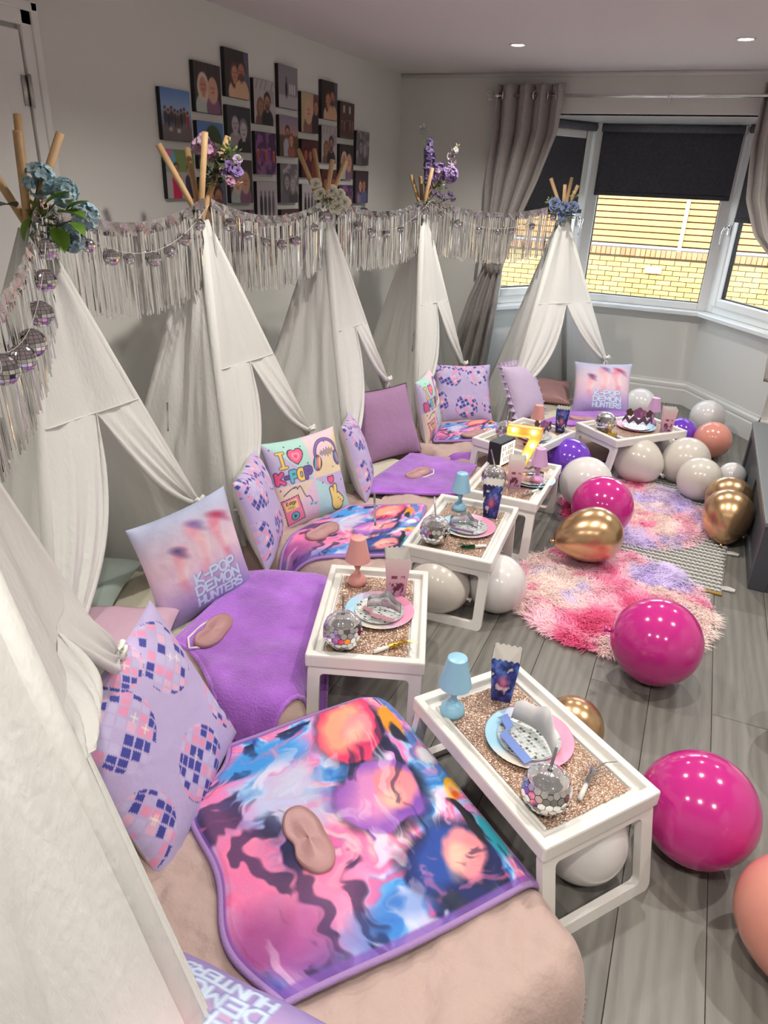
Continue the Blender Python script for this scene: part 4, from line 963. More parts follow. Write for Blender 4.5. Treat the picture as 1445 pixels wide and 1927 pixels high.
# ---------------------------------------------------------------- little plastic lamps
def lamp_make(col, name):
    m = mat('lamp_'+name, col, .35, sss=.15); t = thing('table_lamp', 'x', 'lamp')
    MB().lathe([(.0, .0), (.033, 0), (.034, .012), (.032, .02), (.024, .03), (.016, .038), (.0, .04)], 28).build('base', m, t, local=True)
    MB().lathe([(.009, .034), (.012, .044), (.007, .054), (.010, .062), (.013, .072), (.008, .082), (.006, .1), (.007, .15), (.0, .152)], 16).build('stem', m, t, local=True)
    sh = []; n = 60
    for r, z in ((.0445, .096), (.026, .182), (.024, .1835), (.0, .184)): sh.append([(r*(1+(.012 if (q % 2 and r > .03) else 0))*math.cos(q*2*PI/n), r*(1+(.012 if (q % 2 and r > .03) else 0))*math.sin(q*2*PI/n), z) for q in range(n)])
    g = MB(); g.grid(sh, closed_v=True); g.grid([sh[0], [(x*.96, y*.96, z+.001) for x, y, z in sh[0]], [(x*.93, y*.93, z) for x, y, z in sh[1]]], closed_v=True)
    auto_smooth(g.build('lamp_shade', m, t, local=True), 40)
    return t
LAMPC = {'blue': (.30, .56, .74), 'pink': (.80, .36, .33), 'lilac': (.66, .38, .66)}
made = {}
for k, cn, (x, y), s, lab in ((1, 'blue', (851, 1338), 1.0, 'pale blue toy table lamp on the tray at the doorway bed'), (2, 'pink', (672, 1095), 1.0, 'coral pink toy table lamp beside the pale popcorn box and gold blower'), (3, 'blue', (864, 957), .95, 'pale blue toy table lamp behind the disco cup with the tall grey straw'),
                              (4, 'lilac', (1010, 905), .95, 'lilac pink toy table lamp beside the lit number 7'), (5, 'pink', (1008, 812), .9, 'coral pink toy table lamp behind the lit number 7'), (6, 'lilac', (1225, 797), .92, 'lilac toy table lamp beside the upright star tiara')):
    if cn not in made: made[cn] = t = lamp_make(LAMPC[cn], cn)
    else: t = copy_tree(made[cn])
    p = pz(x, y, ZT+.004); t.location = (p.x, p.y, ZT-.001); t.scale = (s, s, s); t['label'] = lab; t['group'] = 'toy table lamps'
# ---------------------------------------------------------------- popcorn boxes
def popcorn(label, x, y, rot, kind, s=1.0, seed=0):
    t = thing('popcorn_box', label, 'popcorn box'); p = pz(x, y, ZT); t.location = (p.x, p.y, ZT-.001); t.rotation_euler = (0, 0, rot); t.scale = (s, s, s)
    nu, nv = 25, 40; H_ = .155
    def side(c4, inner):
        g = MB(); off = .0012 if inner else 0
        for k in range(4):
            c = Canvas(nu, nv, (255, 255, 255)); u, v = c.u, c.v
            if not inner:
                if kind == 'blue':
                    n = fbm(u*4+k*3+seed, v*6, 11+seed); pal = [(26, 24, 74), (52, 58, 150), (70, 120, 200), (150, 120, 200)]
                    for q, cl_ in enumerate(pal): c.mix(np.clip((n-.28-.13*q)*14, 0, 1), cl_)
                    c.rgb *= .55+.45*np.clip(fbm(u*9, v*12, 5)*1.6, 0, 1)[..., None]
                    c.ell(.5, .48, .22, .16, (200, 70, 130), 0, .2, .7); c.ell(.5, .5, .12, .12, (240, 140, 150), 0, .14, .6); c.mix(np.clip((.25-v)*5, 0, 1)*.6, (40, 30, 90))
                else:
                    for q in range(3): c.rgb[..., q] = np.interp(v, [0, .45, 1], [(176, 140, 178)[q], (226, 170, 188)[q], (236, 218, 214)[q]])
                    if k in (0, 2):
                        n = fbm(u*10+seed, v*16, 6); c.mix(np.clip((n-.52)*12, 0, 1)*(np.abs(v-.25) < .17)*(np.abs(u-.5) < .36), (96, 40, 60))
                        c.mix(np.clip((fbm(u*14, v*9, 9)-.45)*12, 0, 1)*(np.abs(v-.56) < .035)*(np.abs(u-.5) < .34), (120, 50, 70))
            P = np.zeros((nu, nv, 3)); a = k*PI/2
            wid = .029+.013*v; sc_ = .008*np.abs(np.sin(u*PI*5))
            hh = v*(H_+sc_*1.0*(v > .999)+.0*u)
            hh = v*H_+np.where(v > .999, sc_, 0)
            lx = (u*2-1)*wid; ly = -(wid-off)
            P[..., 0] = lx*math.cos(a)-ly*math.sin(a); P[..., 1] = lx*math.sin(a)+ly*math.cos(a); P[..., 2] = hh
            g.grid(P if not inner else P[::-1], colors=c.lin() if not inner else None)
        return g
    side(0, False).build('printed_card', mat('glossy_card', (1, 1, 1), .3, attr=True), t, smooth=False, col=True, local=True)
    g = side(0, True); g.box((0, 0, .002), (.056, .056, .003)); g.build('card_lining', mat('white_card', (.78, .75, .72), .6), t, smooth=False, local=True)
popcorn('dark blue and purple printed popcorn box on the doorway bed tray', 944, 1308, .14, 'blue', .92, 1)
popcorn('pale lilac pink popcorn box beside the coral lamp and gold blower', 744, 1118, .45, 'pink', 1.03, 2)
popcorn('dark blue popcorn box with a pink glow, on the tray with green blower', 923, 970, .15, 'blue', 1.0, 3)
popcorn('pale pink popcorn box in front of the black lightbox', 967, 916, .2, 'pink', .95, 4)
popcorn('dark blue popcorn box beside the coral lamp behind the number 7', 1054, 812, .1, 'blue', .92, 5)
popcorn('pale pink popcorn box at the end of the star tiara tray', 1252, 812, .2, 'pink', .92, 6)
# ---------------------------------------------------------------- plates
def plate_thing():
    t = thing('paper_plate', 'x', 'plate'); g = MB(); n = 96
    def pc(a, r):
        w = .5+.5*math.cos(a-.5); c1, c2 = lin((166, 210, 232)), lin((240, 160, 192)); k = np.clip(w*1.6-.3, 0, 1); c = c1*(1-k)+c2*k
        q = max(0, math.cos(a+1.7)-.75)*3; c = c*(1-q)+lin((240, 214, 190))*q; return tuple(c)
    rows, cols = [], []
    for r, z in ((.001, .002), (.078, .002), (.086, .004), (.112, .013), (.1155, .0135), (.114, .012), (.086, .0025), (.078, .0005)):
        rows.append([(r*math.cos(q*2*PI/n), r*math.sin(q*2*PI/n), z+(.0011 if (q % 2 and r > .087) else 0)) for q in range(n)]); cols.append([pc(q*2*PI/n, r) for q in range(n)])
    g.grid(rows, closed_v=True, colors=cols); g.build('plate_rim', mat('pastel_card', (1, 1, 1), .3, attr=True), t, col=True, local=True)
    return t
def disc_plate():
    t = thing('disco_plate', 'x', 'plate'); n = 64; R_ = .082
    u, v = np.meshgrid(np.linspace(-1, 1, n), np.linspace(-1, 1, n), indexing='ij')
    x = u*np.sqrt(1-v*v/2); y = v*np.sqrt(1-u*u/2)                   # square to disc
    K = 9.0; a, b = (x+y*.55)*K*.75, (y-x*.35)*K*.75
    fi, fj = a-np.floor(a), b-np.floor(b); h = vnoise(np.floor(a)*3.7+40, np.floor(b)*5.1+40, 3)
    c = np.full(x.shape+(3,), 232.0); cell = (np.minimum(fi, 1-fi) > .1) & (np.minimum(fj, 1-fj) > .1)
    for lo, hi, col in ((0, .25, (120, 118, 112)), (.25, .4, (176, 196, 196)), (.4, .7, (206, 216, 214)), (.7, .85, (160, 164, 160)), (.85, 1.1, (222, 222, 224))): c[cell & (h >= lo) & (h < hi)] = col
    dk = cell & (h < .3) & (np.abs(fi-.5) < .22) & (np.abs(fj-.5) < .22); c[dk] = (70, 64, 58)
    r = np.hypot(x, y)
    z = .0055+.006*np.clip((r-.8)/.2, 0, 1)**1.5
    g = MB(); g.grid(np.stack([x*R_, y*R_, z], -1), colors=lin(c)); g.build('printed_disc', mat('silver_print', (1, 1, 1), .3, attr=True, metal=.25), t, col=True, local=True)
    return t
PL, DP = plate_thing(), disc_plate()
PTXT = {1: 'beside the doorway bed', 2: 'next to the coral lamp and gold blower', 3: 'next to the green blower', 4: 'beside the lit number 7', 5: 'behind the lit number 7', 6: 'under the star tiara'}
for k, (x, y), ra in ((1, (995, 1392), 0.0), (2, (714, 1152), .3), (3, (880, 993), .2), (4, (1000, 904), 2.4), (5, (1010, 823), 2.4), (6, (1196, 804), 3.3)):
    p = pz(x, y, ZT); a = PL if k == 1 else copy_tree(PL); b = DP if k == 1 else copy_tree(DP)
    sc_ = .98
    a.location = (p.x, p.y, ZT-.0015); a.rotation_euler = (0, 0, ra); a['label'] = 'round paper plate shading blue to pink, '+PTXT[k]; a['group'] = 'pastel paper plates'
    b.location = (p.x, p.y, ZT-.0025); b.rotation_euler = (0, 0, ra*.7+.4); b['label'] = 'small silver tile-print plate on the pastel plate, '+PTXT[k]; b['group'] = 'silver print plates'
# ---------------------------------------------------------------- disco ball cups
M_MIRR = mat('mirror_plastic', (.74, .73, .74), .06, 1.0)
M_CLEAR = mat('clear_plastic', (.85, .83, .86), .08, transm=.8)
def cup_thing(seed=0):
    t = thing('disco_cup', 'x', 'cup'); rr = random.Random(seed); r = .062
    bm = bmesh.new(); bmesh.ops.create_icosphere(bm, subdivisions=3, radius=r)
    # dual: flat hexagon-like facets by flattening vertex fans
    bmesh.ops.dissolve_limit(bm, angle_limit=.001, verts=bm.verts, edges=bm.edges)
    g = MB(); top = r*.62
    cen = [v.co.copy() for v in bm.verts]; bm.verts.ensure_lookup_table()
    for v in bm.verts:
        if v.co.z > top: continue
        c = v.co; ring = [(f.calc_center_median()) for f in v.link_faces]
        n = (c.normalized()+Vector((rr.uniform(-.08, .08), rr.uniform(-.08, .08), rr.uniform(-.08, .08)))).normalized()
        ring.sort(key=lambda q, n=n: math.atan2((q-c).dot(n.orthogonal().cross(n)), (q-c).dot(n.orthogonal())))
        base = [g.vert(c*.985+(q-c)*.93-n*((q-c).dot(n))*.93) for q in ring]
        g.face(base)
    bm.free(); g.build('mirror_tile_body', M_MIRR, t, smooth=False, local=True)
    for o in t.children: o.location.z = r
    core = MB(); core.lathe([(.001, .004), (.03, .006), (.05, .026), (.0575, .05), (.058, .062), (.052, .088), (.046, .1)], 28); core.build('inner_wall', M_STEEL, t, local=True)
    lid = MB(); lid.lathe([(.05, .098), (.051, .101), (.044, .108), (.034, .115), (.033, .118), (.018, .121), (.006, .1225)], 30); lid.build('lid', M_CLEAR, t, local=True)
    return t
CUP = cup_thing(2)
M_STRAW = mat('silver_straw', (.62, .6, .62), .2, .7)
def cup(k, label, x, y, tipx, tipy, s=1.0, z0=None, rotz=0):
    t = CUP if k == 1 else copy_tree(CUP); p = pz(x, y, ZT+.055*s); t.location = (p.x, p.y, ZT-.004); t.scale = (s, s, s); t.rotation_euler = (0, 0, rotz); t['label'] = label; t['group'] = 'disco ball cups'
    if tipx is not None:
        a = Vector((p.x, p.y, ZT+.115*s)); e = pr(tipx, tipy, a)
        MB().tube([a-(e-a).normalized()*.05, a, e], .0036, 8).build('straw', M_STRAW if k == 3 else M_CLEAR, t)
cup(1, 'mirror tile disco ball cup on the doorway bed tray, straw bent over', 1028, 1486, 1047, 1408, .94)
cup(2, 'mirror tile disco ball cup with a short clear straw, by the gold blower', 645, 1188, 646, 1120, 1.0, rotz=1)
cup(3, 'mirror tile disco ball cup with a tall grey straw', 818, 999, 817, 935, .98, rotz=2)
cup(4, 'mirror tile disco ball cup in front of the black lightbox', 929, 899, 924, 846, .95, rotz=3)
cup(5, 'mirror tile disco ball cup behind the lit number 7', 952, 812, 957, 770, .95, rotz=.5)
cup(6, 'mirror tile disco ball cup lying on its side by the star tiara', 1139, 795, None, None, .98, rotz=1.5)
# ---------------------------------------------------------------- party blowers
def blower(label, x, y, x2, y2, foil, seed):
    a, b = pz(x, y, ZT+.008), pz(x2, y2, ZT+.012); d = (b-a).normalized(); t = thing('party_blower', label, 'party blower', tuple(a))
    mid = a+d*.055
    MB().tube([a, mid], .0065, 10).build('mouthpiece', M_TRAY, t)
    MB().tube([mid-d*.004, mid+d*.05], [.0085, .006], 8).build('foil_tube', foil, t, smooth=False)
    rr = random.Random(seed); g = MB(); s = Vector((-d.y, d.x, 0))
    for k in range(26):
        o = mid+d*rr.uniform(.0, .05); w = rr.uniform(-1, 1); L_ = rr.uniform(.03, .065); q = o+d*L_*rr.uniform(.1, 1)+s*w*L_*.8; q.z = ZT+rr.uniform(.002, .03); h = (o+q)/2; h.z += .012
        ww = s*.0013+d*.0008; rows = [[tuple(o-ww), tuple(h-ww), tuple(q-ww)], [tuple(o+ww), tuple(h+ww), tuple(q+ww)]]; g.grid(rows)
    f = g.build('tinsel', foil, t, smooth=False); f['kind'] = 'stuff'
FO = {n: mat('foil_'+n, c, .18, 1.0) for n, c in (('silver', (.75, .74, .73)), ('gold', (.8, .52, .08)), ('green', (.02, .13, .05)), ('plum', (.3, .02, .12)))}
blower('silver tinsel party blower lying on the doorway bed tray', 1090, 1504, 1122, 1435, FO['silver'], 1)
blower('gold tinsel party blower beside the disco cup', 703, 1226, 770, 1205, FO['gold'], 2)
blower('dark green tinsel party blower', 915, 1027, 865, 1030, FO['green'], 3)
blower('silver tinsel party blower before the pale pink popcorn box', 1012, 922, 985, 930, FO['silver'], 4)
blower('plum party blower lying along the tray edge behind the number 7', 1020, 838, 985, 836, FO['plum'], 5)
blower('gold tinsel party blower under the edge of the star tiara plate', 1175, 826, 1145, 815, FO['gold'], 6)
# ---------------------------------------------------------------- one paper tiara on each plate
M_CARDW = mat('crown_white_card', (.76, .74, .74), .55)
def crown(label, k, x, y, kind, rot, band_col, s=1.0):
    p = pz(x, y, ZT+.012); t = thing('party_tiara', label, 'tiara', tuple(p), rot); t.scale = (s, s, s)
    if kind == 'stars':
        n = 61; g = MB(); out_b, out_t = [], []
        for i in range(n):
            q = i/(n-1); a = (q-.5)*2.2; xx = .085*math.sin(a); yy = -.07*math.cos(a)+.03
            zig = abs(((q*4) % 1)-.5)*2
            out_b.append((xx, yy, .004+.022*(1-zig))); out_t.append((xx, yy, .018+.03*(1-zig)+.012*math.sin(q*PI)))
        g.grid([out_b, out_t]); o = g.build('star_band', mat('plum_card', (.12, .06, .14), .5), t, local=True); o.modifiers.new('t', 'SOLIDIFY').thickness = .0015
        for q, col, r in ((.22, (.10, .05, .03), .020), (.48, (.30, .10, .28), .028), (.62, (.5, .2, .3), .02), (.78, (.10, .05, .05), .020)):
            a = (q-.5)*2.2; xx, yy = .085*math.sin(a), -.07*math.cos(a)+.03
            M = Matrix.Translation((xx, yy, .055+r*.5)) @ Matrix.Rotation(a, 4, 'Z') @ Matrix.Rotation(PI/2, 4, 'X'); c = MB(); pts = [(r*(1+.12*math.sin(5*w/24*2*PI))*math.cos(w/24*2*PI), r*(1+.12*math.sin(5*w/24*2*PI))*math.sin(w/24*2*PI)) for w in range(24)]
            c.prism(pts, -.001, .001, M); c.build('cut_out', mat('crown_blot_%d' % int(q*100), col, .5), t, smooth=False, local=True)
    else:
        # folded crown: standing white-backed front with a wavy top, and a flat coloured band strip
        n = 50; g = MB(); lo, hi = [], []
        for i in range(n):
            q = i/(n-1); xx = -.062+.124*q; yy = .022*math.sin(q*PI); h = .034+.026*math.sin(q*PI)+.007*math.sin(q*13+.5)
            lo.append((xx, yy, .0)); hi.append((xx, yy+.006, h if kind == 'back' else h*.95))
        g.grid([lo, hi]); o = g.build('front_card', M_CARDW if kind == 'back' else M_CLEAR, t, local=True); o.modifiers.new('t', 'SOLIDIFY').thickness = .0012
        b = MB(); st = []
        for i in range(16):
            q = i/15; st.append((-.07+.125*q, -.035+.030*(1-q)**1.0*(q < .3)*1.0-.012*q-.01, .004+.0*q))
        b.grid([[(x_, y_+.010, .006) for x_, y_, _ in st], [(x_, y_-.010, .006) for x_, y_, _ in st]]); o = b.build('band', band_col, t, smooth=False, local=True); o.modifiers.new('t', 'SOLIDIFY').thickness = .0012
        w = MB(); w.tube([(-.06, .0, .0), (-.068, -.02, .0), (-.07, -.03, .006)], .0008, 5); w.tube([(.06, 0, 0), (.062, -.03, .004), (.05, -.045, .006)], .0008, 5); w.build('elastic', M_CLEAR, t, local=True)
bandm = {n: mat('band_'+n, c, .45) for n, c in (('blue', (.16, .25, .60)), ('plum', (.13, .05, .16)), ('dusty', (.45, .20, .25)), ('coral', (.65, .20, .22)))}
crown('folded paper tiara with blue band and white scalloped back on the doorway plate', 1, 1000, 1385, 'back', -.62, bandm['blue'], 1.3)
crown('folded paper tiara with dusty pink band, clear front, beside the gold blower', 2, 722, 1148, 'clear', .1, bandm['dusty'], .95)
crown('folded paper tiara with dark plum band, clear front', 3, 872, 990, 'clear', .1, bandm['plum'], .95)
crown('folded paper tiara with coral band by the lit number 7', 4, 1000, 898, 'clear', .1, bandm['coral'], .9)
crown('plum star paper tiara standing behind the lit number 7', 5, 1018, 812, 'stars', .6, None, .8)
crown('plum star paper tiara standing on the plate nearest the bay', 6, 1198, 797, 'stars', .2, None, 1.15)
# ---------------------------------------------------------------- lit number 7 and lightbox
M_MARQ = mat('marquee_bulb_glow', (.80, .52, .20), .5, emit=((1.0, .40, .06), .22)); M_BULB = mat('lit_bulb', (1, 1, .9), .3, emit=((1.0, .80, .40), 7.0))  # warm bulb light put into the colour and emission of the case
base = pz(976, 884, ZT); t = thing('number_light', 'glowing warm number 7 with round bulbs', 'number light'); 
t.matrix_basis = Matrix.Translation(base) @ Matrix.Rotation(.05, 4, 'Z') @ Matrix.Diagonal((1.08, 1.08, 1.08, 1))
S7 = [(-.025, 0), (.02, 0), (.085, .165), (.085, .215), (-.075, .215), (-.075, .165), (.03, .165)]
M7 = Matrix.Rotation(PI/2, 4, 'X')
b = MB(); b.prism(S7, -.02, -.014, M7); b.build('back_plate', M_MARQ, t, smooth=False, local=True)
r = MB()
for i in range(len(S7)):
    p0, p1 = Vector((*S7[i], 0)), Vector((*S7[(i+1) % len(S7)], 0)); d = (p1-p0); nn = Vector((d.y, -d.x, 0)).normalized()*.004
    r.prism([(p0.x, p0.y), (p1.x, p1.y), (p1.x-nn.x, p1.y-nn.y), (p0.x-nn.x, p0.y-nn.y)], -.02, .022, M7)
r.build('rim', M_MARQ, t, smooth=False, local=True)
for x, z in ((-.045, .19), (.045, .19), (.047, .125), (.025, .072), (.0, .02)):
    q = MB(); q.lathe([(.001, .012), (.006, .011), (.0098, .005), (.0105, 0), (.008, -.006)], 14, Matrix.Translation((x, -.0, z)) @ Matrix.Rotation(PI/2, 4, 'X')); q.build('bulb', M_BULB, t, local=True)
bl = pz(944, 872, ZT); t = thing('lightbox', 'small black letter lightbox with lit white front', 'lightbox'); t.matrix_basis = Matrix.Translation((bl.x, bl.y, ZT)) @ Matrix.Rotation(1.3, 4, 'Z')
MB().bbox((0, .01, .065), (.15, .07, .13), .004).build('case', M_BLACK, t, smooth=False, local=True)
c = Canvas(60, 40, (255, 250, 236), 1.4)
for rw in range(3):
    for i in range(6):
        if (rw*7+i*3) % 5 != 0: c.rect(.14+i*.19, .14+rw*.28, .14+i*.19+.11, .14+rw*.28+.17, (40, 34, 40)); c.rect(.17+i*.19, .18+rw*.28, .17+i*.19+.04, .18+rw*.28+.1, (255, 250, 236))
u, v = np.meshgrid(np.linspace(-.068, .068, 60), np.linspace(.01, .12, 40), indexing='ij')
m_ = mat('lightbox_panel', (1, 1, 1), .4, attr=True); nt, p_ = nodes_of(m_); a = nt.nodes.new('ShaderNodeAttribute'); a.attribute_name = 'Col'; nt.links.new(a.outputs['Color'], p_.inputs['Emission Color']); p_.inputs['Emission Strength'].default_value = .8
g = MB(); g.grid(np.stack([u, np.full(u.shape, -.0262), v], -1), colors=c.lin()); g.build('letter_panel', m_, t, col=True, local=True)
for zz in (.047, .083): MB().box((0, -.027, zz), (.14, .002, .002)).build('letter_rail', M_CLEAR, t, smooth=False, local=True)
def rot_between(px1, px2, z):
    a, b = pz(*px1, z), pz(*px2, z); return math.atan2(b.y-a.y, b.x-a.x)
ZM = BT+.055
mask('large dusty pink satin sleep mask on the printed blanket at the doorway end', 580, 1583, ZM, rot_between((556, 1530), (608, 1630), ZM), 1.0)
mask('dusty pink satin sleep mask with its strap showing, beside the block lettered cushion', 402, 1190, ZM, rot_between((425, 1165), (380, 1218), ZM), .98, mi=1)
mask('dusty pink satin sleep mask on the printed blanket by the four-square cushion', 607, 1003, ZM, rot_between((578, 1020), (636, 988), ZM), .98)
mask('dusty pink satin sleep mask on the purple blanket before the mauve cushion', 786, 893, ZM, rot_between((768, 902), (804, 885), ZM), .95, mi=1)
mask('dusty pink satin sleep mask on the printed blanket before the flat disco cushion', 890, 818, ZM, rot_between((868, 822), (906, 812), ZM), .95)
mask('dusty pink satin sleep mask on the purple blanket nearest the bay', 1096, 790, ZM, 0.2, .9)

# ================================================================ balloons
BAL_M = {'white': mat('white_balloon', (.72, .70, .70), .16, coat=.4, sss=.25), 'pearl': mat('pearl_balloon', (.63, .59, .54), .2, coat=.3, sss=.3), 'pink': mat('magenta_balloon', (.56, .025, .245), .13, coat=.5, sss=.1),
         'gold': mat('gold_chrome_balloon', (.58, .37, .20), .27, .85, coat=.15), 'violet': mat('violet_balloon', (.17, .05, .55), .13, coat=.5, sss=.1), 'peach': mat('peach_balloon', (.72, .30, .24), .2, coat=.3, sss=.25)}
bal_cache = {}
def bal_mesh(col, k, tp):
    key = (col, k, tp)
    if key in bal_cache: return bal_cache[key]
    pro = []
    for i in range(33):
        a = PI*i/32; z = math.cos(a); r = math.sin(a)
        if z < 0:
            q = -z; r = r*(1-tp*q*q)+.04*q**8; z = z*k
        pro.append((max(r, .03 if i == 32 else .0005), z))
    body = MB().lathe(pro, 40).mesh('balloon_body', BAL_M[col])
    zb = pro[-1][1]
    kn = MB().lathe([(.035, zb+.03), (.05, zb-.01), (.06, zb-.04), (.04, zb-.075), (.045, zb-.09), (.085, zb-.14), (.08, zb-.15), (.02, zb-.10)], 12).mesh('balloon_knot', BAL_M[col])
    bal_cache[key] = (body, kn); return bal_cache[key]
def balloon(label, col, pos, r, neck=(0, 0, -1), k=1.22, tp=.12):
    t = thing('balloon', label, 'balloon'); q = Vector(neck).normalized().to_track_quat('-Z', 'Y').to_matrix().to_4x4()
    t.matrix_basis = Matrix.Translation(pos) @ q @ Matrix.Diagonal((r, r, r, 1)); t['group'] = 'party balloons'
    b, kn = bal_mesh(col, k, tp); link('body', b, t, True); link('knot', kn, t, True)
def bp(x, y, pr_, r=None):
    """centre of a ball resting on the floor that shows with pixel radius pr_"""
    d = ray(x, y); t_ = HC/(pr_/FPX-d[2]); rr = pr_*t_/FPX
    return Vector((t_*d[0], t_*d[1], HC+t_*d[2])), rr
def B(label, col, x, y, p, neck=(0, 0, -1), k=1.22, tp=.12, dz=0):
    c, r = bp(x, y, p); c.z += dz; n = Vector(neck).normalized()
    balloon(label, col, c, r, neck, k, tp)
B('magenta balloon touching the edge of the fluffy rug with its knot', 'pink', 1235, 1207, 83, (-1, -.1, .05), 1.0, .05)
B('magenta balloon beside the doorway bed tray', 'pink', 1315, 1522, 107, (-.9, .3, -.1), 1.02, .05)
balloon('peach balloon on bare floor beyond the magenta balloon at the doorway tray', 'peach', (.485, 1.34, .135), .135, (.3, -.6, -.5), 1.2)
balloon('white balloon on bare floor, away from the rugs and trays', 'white', (.60, 2.16, .13), .13, (.6, .2, -.2), 1.15)
B('gold balloon hidden behind the doorway bed tray', 'gold', 1077, 1368, 58, (-.4, .5, -.6), 1.15)
balloon('white balloon under the doorway bed tray, seen through its leg frame', 'white', (.005, 1.372, .112), .112, (-.8, .45, .0), 1.12)
balloon('white balloon under the doorway bed tray, on the bed side', 'white', (-.26, 1.56, .11), .11, (.5, .6, .0), 1.1)
B('pearl balloon under the tray with the green blower', 'pearl', 823, 1097, 57, (.95, -.1, -.2), 1.1, .1)
B('white balloon by the leg of the tray with the green blower', 'white', 935, 1098, 56, (-.2, .9, -.2), 1.1)
B('gold balloon lying on the nearer fluffy rug', 'gold', 1116, 1020, 52, (-.85, -.5, -.16), 1.5, .22, .04)
B('magenta balloon behind the gold balloon on the rugs', 'pink', 1131, 963, 57, (.2, .9, -.2), 1.03, .05, .03)
B('white balloon beside the tray with the lit number 7', 'white', 1101, 915, 49, (-.2, .8, -.5), 1.1, .1, .02)
B('violet balloon behind the lit number 7 tray', 'violet', 1068, 868, 44, (.2, .8, -.3), 1.1)
B('pearl balloon in front of the tray nearest the bay', 'pearl', 1198, 865, 43, (.9, -.4, -.25), 1.2)
B('pearl balloon between two others beside the bay tray', 'pearl', 1291, 866, 43, (-.6, -.6, -.5), 1.2)
B('pearl balloon on the edge of the farther fluffy rug', 'pearl', 1316, 902, 41, (0, .7, -.5), 1.15)
B('small white balloon next to the dark storage bench', 'white', 1377, 895, 25, (.3, -.6, -.3), 1.1)
B('peach balloon by the bay skirting board', 'peach', 1340, 828, 34, (.3, .8, .1), 1.15)
B('violet balloon behind the tray nearest the bay', 'violet', 1280, 816, 30, (0, .8, -.3), 1.1)
B('grey white balloon against the bay skirting behind the peach balloon', 'white', 1331, 785, 32, (0, -.4, -.9), 1.1)
B('grey white balloon tucked behind the cushion at the bay wall', 'white', 1203, 762, 31, (0, .5, -.6), 1.1)
B('gold balloon standing on its knot beside the storage bench', 'gold', 1368, 972, 45, (-.03, -.75, -.75), 1.42, .2, .02)
B('gold balloon half hidden between bench and another gold balloon', 'gold', 1371, 938, 42, (.2, .4, -.8), 1.25)
B('white balloon under the tray nearest the bay', 'white', 1255, 842, 32, (0, .6, -.6), 1.1)

# ================================================================ storage bench
M_BENCH = mat('dark_blue_grey_paint', (.055, .06, .073), .5)
M_BTOP = mat('grey_bench_top', (.155, .165, .175), .45, bump=(20, .1, (1, 8, 1)))
X0, X1, Y0, Y1, ZB = .46, .95, 3.14, 4.72, .33
t = thing('storage_bench', 'dark blue grey panelled storage bench with a lighter grey top', 'bench', ((X0+X1)/2, (Y0+Y1)/2, 0))
MB().bbox(((X0+X1)/2, (Y0+Y1)/2, .15), (X1-X0-.03, Y1-Y0-.03, .3), .003).build('carcass', M_BENCH, t, smooth=False)
tp = MB(); tp.bbox(((X0+X1)/2, (Y0+Y1)/2, ZB-.012), (X1-X0+.02, Y1-Y0+.02, .022), .004); tp.build('top_board', M_BTOP, t, smooth=False)
fr = MB()
for y0, y1, z0, z1 in ((Y0, Y0+.07, 0, .315), (Y1-.07, Y1, 0, .315), (Y0+.07, Y1-.07, 0, .06), (Y0+.07, Y1-.07, .255, .315), (3.9, 3.97, .06, .255)): fr.bbox((X0+.006, (y0+y1)/2, (z0+z1)/2), (.02, y1-y0, z1-z0), .003)
for x0, x1, z0, z1 in ((X0, X0+.07, 0, .315), (X1-.07, X1, 0, .315), (X0+.07, X1-.07, 0, .06), (X0+.07, X1-.07, .255, .315)): fr.bbox(((x0+x1)/2, Y0+.006, (z0+z1)/2), (x1-x0, .02, z1-z0), .003)
fr.build('frame', M_BENCH, t, smooth=False)
pn = MB().bbox((0, 0, 0), (.006, .045, .2), .002).mesh('panel_board', M_BENCH, False)
for k in range(16):
    y = Y0+.09+k*.0475
    if y < 3.9: o = link('panel_board', pn, t); o.location = (X0+.01, y, .158)
    y2 = 3.995+k*.0475
    if y2 < Y1-.08: o = link('panel_board', pn, t); o.location = (X0+.01, y2, .158)

